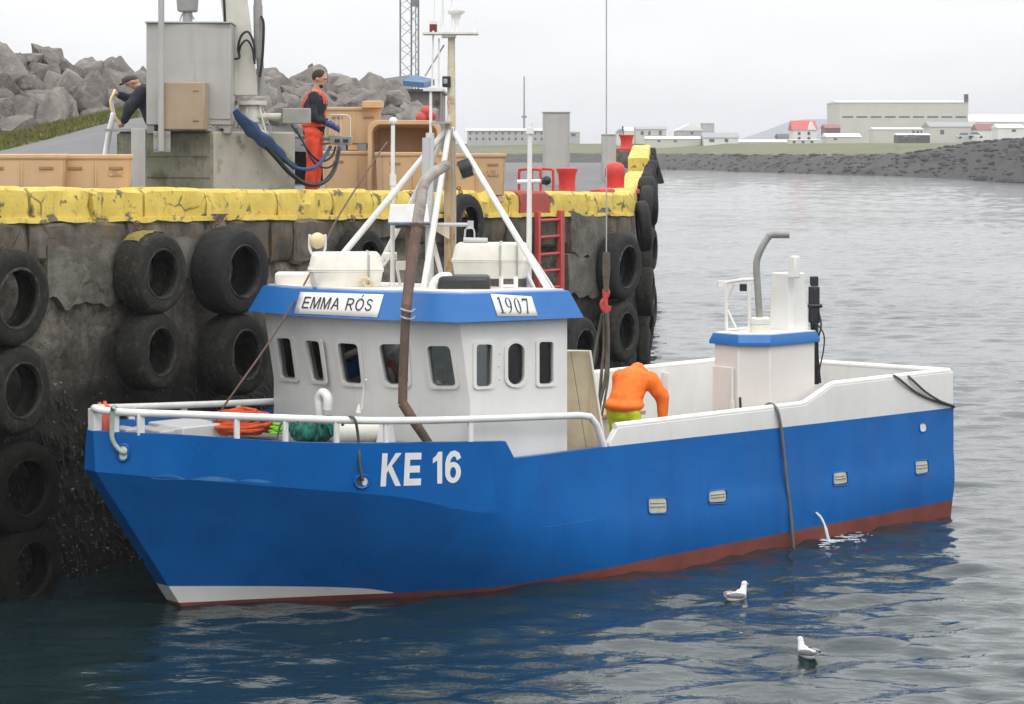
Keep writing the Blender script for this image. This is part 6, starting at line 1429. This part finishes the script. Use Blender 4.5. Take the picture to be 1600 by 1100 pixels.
# ================================================================== PEOPLE
def crease(o, amp=.012, sc=7.0, seed=0):      # folds in the cloth
    for v in o.data.vertices:
        c = v.co; q = noise.noise(Vector((c.x*sc, c.y*sc, c.z*sc*1.7+seed))); v.co += v.normal*amp*(q*1.1-abs(noise.noise(Vector((c.x*sc*1.6+3, c.y*sc*1.6, c.z*sc*2.6))))*1.3)
    o.data.update(); return o
def person(label, loc, rz, J, cl, group=None):
    """J: joint positions; cl: clothing. One continuous body, clothes and hair are its children."""
    t = thing('person', label, 'person', loc=loc, rz=rz)
    V3 = Vector; g = {k: V3(v) for k, v in J.items()}
    b = MB(); head = g['head']; neck = g['neck']; f = g['face'].normalized(); up = (head-neck).normalized(); sidev = up.cross(f).normalized()
    Xh = Matrix((( *f, ), (*sidev, ), (*up, ))).transposed().to_4x4()
    H = lambda x, y, z: head+f*x+sidev*y+up*z
    def he(c, r, n=14, k=9): b.ell((0, 0, 0), r, n, k, Matrix.Translation(H(*c)) @ Xh)
    he((0, 0, .02), (.098, .078, .11)); he((.03, 0, -.055), (.062, .055, .062)); he((.095, 0, -.015), (.022, .014, .022)); he((.088, 0, .03), (.02, .05, .012)); he((.078, 0, -.058), (.018, .028, .012)); he((.062, 0, -.098), (.026, .026, .02))
    for s in (1, -1): he((-.01, .078*s, -.005), (.022, .012, .032), 8, 6)
    b.cap(neck-up*.05, head-up*.06, .062, .055)
    b.cap(g['pelvis'], g['chest'], .135, .15); b.cap(g['chest'], neck-up*.04, .14, .075)
    for s in ('l', 'r'):
        b.cap(g['chest'], g['sh'+s], .12, .07); b.cap(g['sh'+s], g['el'+s], .055, .042); b.cap(g['el'+s], g['wr'+s], .042, .028)
        b.cap(g['pelvis'], g['hip'+s], .12, .095); b.cap(g['hip'+s], g['kn'+s], .09, .058); b.cap(g['kn'+s], g['an'+s], .055, .038)
        w = g['wr'+s]; d = (w-g['el'+s]).normalized(); d = (d+V3(J.get('hand', (0, 0, 0)))*.6).normalized(); across = d.cross(V3((0, 0, 1))); across = across.normalized() if across.length > .1 else V3((0, 1, 0)); pal = d.cross(across)
        b.cap(w, w+d*.075, .03, .036)
        for i, ln in enumerate((.07, .082, .076, .06)):
            r0 = w+d*.085+across*(-.027+.018*i); m1 = r0+d*ln*.5-pal*.008; m2 = m1+d*ln*.35-pal*.03; b.cap(r0, m1, .0095, .009, 6); b.cap(m1, m2, .009, .0075, 6)
        r0 = w+d*.03-across*.032; b.cap(r0, r0+d*.045-across*.025, .012, .010, 6); b.cap(r0+d*.045-across*.025, r0+d*.075-across*.022-pal*.012, .010, .008, 6)
    fuse(b, 'body', 'skin', t, .0095, 2)
    e = MB()
    for s in (1, -1): e.ell((0, 0, 0), (.012, .012, .010), 8, 6, Matrix.Translation(H(.083, .033*s, .012)) @ Xh)
    e.build('eyes', 'eye_dark', t)
    # clothes
    s_ = MB(); k = cl.get('bulk', .022); s_.cap(g['pelvis'].lerp(g['chest'], cl.get('hem', -.05)), g['chest'], .15+k, .158+k); s_.cap(g['chest'], neck-up*.055, .15+k, .075+k*.5)
    for s in ('l', 'r'):
        s_.cap(g['chest'], g['sh'+s], .13, .075+k*.5); e_ = g['wr'+s] if cl.get('sleeve', 'long') == 'long' else g['el'+s].lerp(g['sh'+s], .2); s_.cap(g['sh'+s], g['el'+s], .066+k, .05+k*.8)
        if cl.get('sleeve', 'long') == 'long': s_.cap(g['el'+s], g['el'+s].lerp(g['wr'+s], .94), .05+k*.8, .038+k*.5)
        for q in range(3): c = g['sh'+s].lerp(g['el'+s], .35+.25*q); s_.ell(c+V3((.01*(-1)**q, 0, 0)), .06+k*.9, 10, 7)
    for q in range(4): s_.ell(g['pelvis'].lerp(g['chest'], cl.get('hem', .1)+.22*q*(1-cl.get('hem', .1)))+V3((.012*(-1)**q, .02*(q % 2)-.01, 0)), (.155+k, .16+k, .05), 14, 7)
    if cl.get('flare'): s_.ell(g['pelvis'].lerp(g['chest'], .10), (.20+k, .215+k, .10), 18, 9)
    crease(fuse(s_, cl.get('topname', 'jacket'), cl['top'], t, .019, 2), cl.get('fold', .008))
    p_ = MB(); p_.cap(g['pelvis']+V3((0, 0, .03)), g['pelvis']-V3((0, 0, .05)), .165, .15)
    for s in ('l', 'r'):
        p_.cap(g['pelvis'], g['hip'+s], .15, .12); p_.cap(g['hip'+s], g['kn'+s], .118, .085); p_.cap(g['kn'+s], g['an'+s]+V3((0, 0, .03)), .085, .075)
        for q in range(3): p_.ell(g['kn'+s].lerp(g['an'+s], .2+.3*q), (.083, .08, .04), 10, 6)
    crease(fuse(p_, 'trousers', cl['legs'], t, .019, 2), .007, 8, 4)
    bt = MB()
    for s in ('l', 'r'):
        a = g['an'+s]; fw = V3(J.get('toe', (1, 0, 0))).normalized(); bt.cap(a+V3((0, 0, .06)), a-V3((0, 0, .03)), .062, .058); bt.cap(a-V3((0, 0, .035))-fw*.04, a+fw*.16-V3((0, 0, .045)), .05, .042)
    fuse(bt, 'boots', 'boot', t, .014, 2)
    h = MB()
    if cl.get('cap'):
        h.ell((0, 0, 0), (.112, .092, .085), 16, 9, Matrix.Translation(H(-.01, 0, .065)) @ Xh); h.ell((0, 0, 0), (.06, .07, .012), 12, 5, Matrix.Translation(H(.12, 0, .055)) @ Xh); fuse(h, 'cap', 'cap_grey', t, .01, 2)
    elif not cl.get('nohair'):
        h.ell((0, 0, 0), (.105, .087, .098), 16, 9, Matrix.Translation(H(-.020, 0, .043)) @ Xh); h.ell((0, 0, 0), (.045, .070, .06), 12, 7, Matrix.Translation(H(-.058, 0, .015)) @ Xh); fuse(h, 'hair', 'hair_brown', t, .010, 2)
        h = MB(); h.ell((0, 0, 0), (.040, .055, .040), 12, 7, Matrix.Translation(H(.045, 0, -.088)) @ Xh); fuse(h, 'beard', 'hair_brown', t, .010, 2)
    return t, g
STAND = dict(pelvis=(0, 0, .97), chest=(.02, 0, 1.30), neck=(.05, 0, 1.53), head=(.085, 0, 1.68), face=(1, -.12, -.18), shl=(.03, .185, 1.43), shr=(.03, -.185, 1.43), ell=(.02, .25, 1.14), elr=(.02, -.25, 1.14), wrl=(.22, .19, 1.04), wrr=(.23, -.17, 1.05),
             hipl=(0, .095, .92), hipr=(0, -.095, .92), knl=(.03, .11, .5), knr=(.0, -.10, .5), anl=(0, .11, .09), anr=(-.04, -.10, .09), toe=(1, 0, 0))
# man in orange bib trousers at the crane controls
pm = QF.px(492, 300, y=1.15); dm = (QF.M @ pm).y; zf = gz(pm.x, 1.15); hgt = W(0, 111, dm).z-zf; sc = hgt/1.795
t, g = person('standing bearded man in black shirt and orange red bib trousers at the crane controls', W(490, 228, dm).xy.to_3d()+Vector((0, 0, zf)), R(-6), STAND, dict(top='cloth_black', legs='cloth_orange_red', topname='shirt', bulk=.012))
t.scale = (sc, sc, sc)
m = MB(); m.ell((0, 0, 1.03), (.178, .192, .09), 18, 8)
m.ell((.115, 0, 1.20), (.065, .10, .16), 14, 8); fuse(m, 'bib', 'cloth_orange_red', t, .014, 2)
for s in (1, -1):
    m = MB(); m.tube(catmull([(.17, .08*s, 1.33), (.15, .09*s, 1.44), (.05, .10*s, 1.505), (-.08, .085*s, 1.46), (-.155, .05*s, 1.30), (-.165, .03*s, 1.12)], 5), .014, 8, flat=.5); m.build('brace_strap', 'cloth_orange_red', t, smooth=60)
for s in ('l', 'r'):
    m = MB(); w = g['wr'+s]; d = (w-g['el'+s]).normalized(); m.cap(w-d*.02, w+d*.085, .045, .046); m.cap(w+d*.08, w+d*.15-Vector((0, 0, .03)), .044, .03); fuse(m, 'glove', 'glove_blue', t, .012, 2)
# bending man behind the cabinet, holding the white hose
BEND = dict(pelvis=(0, 0, .95), chest=(.12, 0, 1.24), neck=(.27, 0, 1.41), head=(.385, 0, 1.49), face=(.9, .1, -.42), shl=(.20, .19, 1.34), shr=(.20, -.19, 1.34), ell=(.36, .26, 1.10), elr=(.44, -.23, 1.24), wrl=(.47, .16, .92), wrr=(.62, -.12, 1.31),
            hipl=(0, .095, .9), hipr=(0, -.095, .9), knl=(.06, .12, .48), knr=(-.03, -.11, .48), anl=(0, .12, .09), anr=(-.1, -.11, .09), toe=(1, 0, 0))
d1 = 33.0; zf1 = W(0, 115, d1).z-1.62
t, g = person('man in dark padded jacket and cap bending behind the cabinet', (W(247, 228, d1).x, d1, zf1), R(174), BEND, dict(top='cloth_navy', legs='cloth_navy', cap=True, bulk=.05))
m = MB(); m.tube(catmull([W(180, 140, d1-.1), W(175, 160, d1-.15), W(177, 178, d1-.2), W(172, 200, d1-.2), W(168, 222, d1-.2), W(164, 246, d1-.25)], 6), [.03]*12+[.05]*19, 10, flat=.6); o = m.build('white_sack', 'sign_white', None, smooth=60); tag(o, 'white bag sleeve hanging from the bending man into the tub', 'sleeve')
m = MB(); m.tube(catmull([W(181, 141, d1-.12), W(173, 158, d1-.2), W(178, 180, d1-.2), W(188, 194, d1-.15)], 6), .022, 8); o = m.build('yellow_hose', 'cream_lens', None, smooth=60); tag(o, 'pale yellow hose held in the bending man\'s hands', 'hose')
# man in orange jacket bending on the working deck
WORK = dict(pelvis=(0, 0, .88), chest=(.21, 0, 1.15), neck=(.39, 0, 1.26), head=(.48, .02, 1.19), face=(.25, 0, -1), shl=(.31, .20, 1.19), shr=(.31, -.20, 1.19), ell=(.40, .27, .95), elr=(.42, -.31, .97), wrl=(.50, .17, .70), wrr=(.43, -.30, .70),
            hipl=(0, .10, .84), hipr=(0, -.10, .84), knl=(.14, .14, .47), knr=(.14, -.14, .47), anl=(0, .14, .09), anr=(0, -.14, .09), toe=(1, 0, 0))
pw = BF.px(985, 660, z=1.62); pos = W(985, 228, 29.7); 
t, g = person('man in bright orange jacket and lime trousers bending over on the boat deck', (W(973, 228, 29.7).x, 29.7, .85), R(58), WORK, dict(top='cloth_orange', legs='cloth_lime', bulk=.044, nohair=True, hem=.16, fold=.004, flare=True))
t.scale = (1.12, 1.12, 1.12)
m = MB(); hd = g['head']; m.ell(hd+Vector((.0, 0, .01)), (.125, .115, .12), 14, 9); m.cap(g['neck'], hd, .10, .11); fuse(m, 'hood', 'cloth_orange', t, .014, 3)

# ================================================================== SEA BIRDS
def gull(label, px, py, d, yaw, s, turn=0):
    p = W(px, py, d); t = thing('sea_bird', label, 'sea bird', loc=(p.x, p.y, wz(p.x, p.y)-.015*s), rz=R(yaw), group='sea birds floating beside the boat'); t.scale = (s, s, s)
    b = MB(); Xr = Matrix.Rotation(R(-8), 4, 'Y')
    b.ell((0, 0, .055), (.19, .088, .075), 18, 11); b.ell((.09, 0, .085), (.09, .075, .075), 14, 9); b.cap((.13, 0, .10), (.155, 0, .20), .058, .042); b.ell((.163, 0, .228), (.050, .041, .043), 14, 9); b.ell((.19, 0, .222), (.03, .028, .027), 10, 7); b.cap((-.13, 0, .08), (-.21, 0, .10), .05, .03)
    fuse(b, 'body', 'gull_white', t, .008, 3)
    for sg in (1, -1):
        w = MB(); w.ell((0, 0, 0), (.165, .03, .052), 16, 9, Matrix.Translation((-.055, .072*sg, .088)) @ Matrix.Rotation(R(7), 4, 'Y') @ Matrix.Rotation(R(9*sg), 4, 'Z') @ Matrix.Rotation(R(-18*sg), 4, 'X')); w.cap((-.15, .05*sg, .10), (-.265, .014*sg, .128), .03, .008, 8); fuse(w, 'wing', 'gull_grey', t, .008, 2)
    w = MB(); w.cap((-.20, 0, .125), (-.285, 0, .14), .018, .006, 8); w.build('wing_tip', 'gull_black', t, smooth=60)
    w = MB(); w.tube([(.205, 0, .222), (.235, 0, .218), (.247, 0, .208)], [.014, .011, .004], 8); w.build('bill', 'bill', t, smooth=60)
    w = MB()
    for sg in (1, -1): w.ell((.190, .031*sg, .236), (.008, .006, .008), 8, 6)
    w.build('eyes', 'eye_dark', t); return t
gull('white headed sea bird nearer the boat hull, facing right', 1150, 935, 26.2, 36, .80)
gull('white headed sea bird nearest the camera, turned away left', 1262, 1026, 23.25, 122, .74)
# foam where the cooling water lands, and small bubbles trailing aft
rr = random.Random(77); m = MB(); base = BF.w(*BF.px(1300, 849, z=0))
for i in range(170):
    u = rr.random()**1.8; c = BF.px(1290+u*70+rr.gauss(0, 4), 848-u*8+rr.gauss(0, 2.2+2*u), z=.0); wv = BF.M @ c; s = rr.uniform(.008, .03)*(1-.6*u); z = wz(wv.x, wv.y)
    m.ell((wv.x, wv.y, z+.002), (s*rr.uniform(1, 4.5), s*.8, s*.28), 8, 4)
o = m.build('foam', 'foam', None, smooth=60); tag(o, 'white foam where the cooling water lands beside the hull', kind='stuff')

# ================================================================== HAZE
hm = bpy.data.materials.new('haze'); hm.use_nodes = True; t = hm.node_tree; t.nodes.clear(); MATS['haze'] = hm
ho = t.nodes.new('ShaderNodeOutputMaterial'); hv = t.nodes.new('ShaderNodeVolumePrincipled'); hv.inputs['Color'].default_value = (.93, .95, 1, 1); hv.inputs['Density'].default_value = .0003
t.links.new(hv.outputs[0], ho.inputs['Volume'])
m = MB(); m.box(-1700, 1700, -80, 3500, -2.7, 62); o = m.build('haze', 'haze', None, smooth=0); tag(o, kind='stuff')
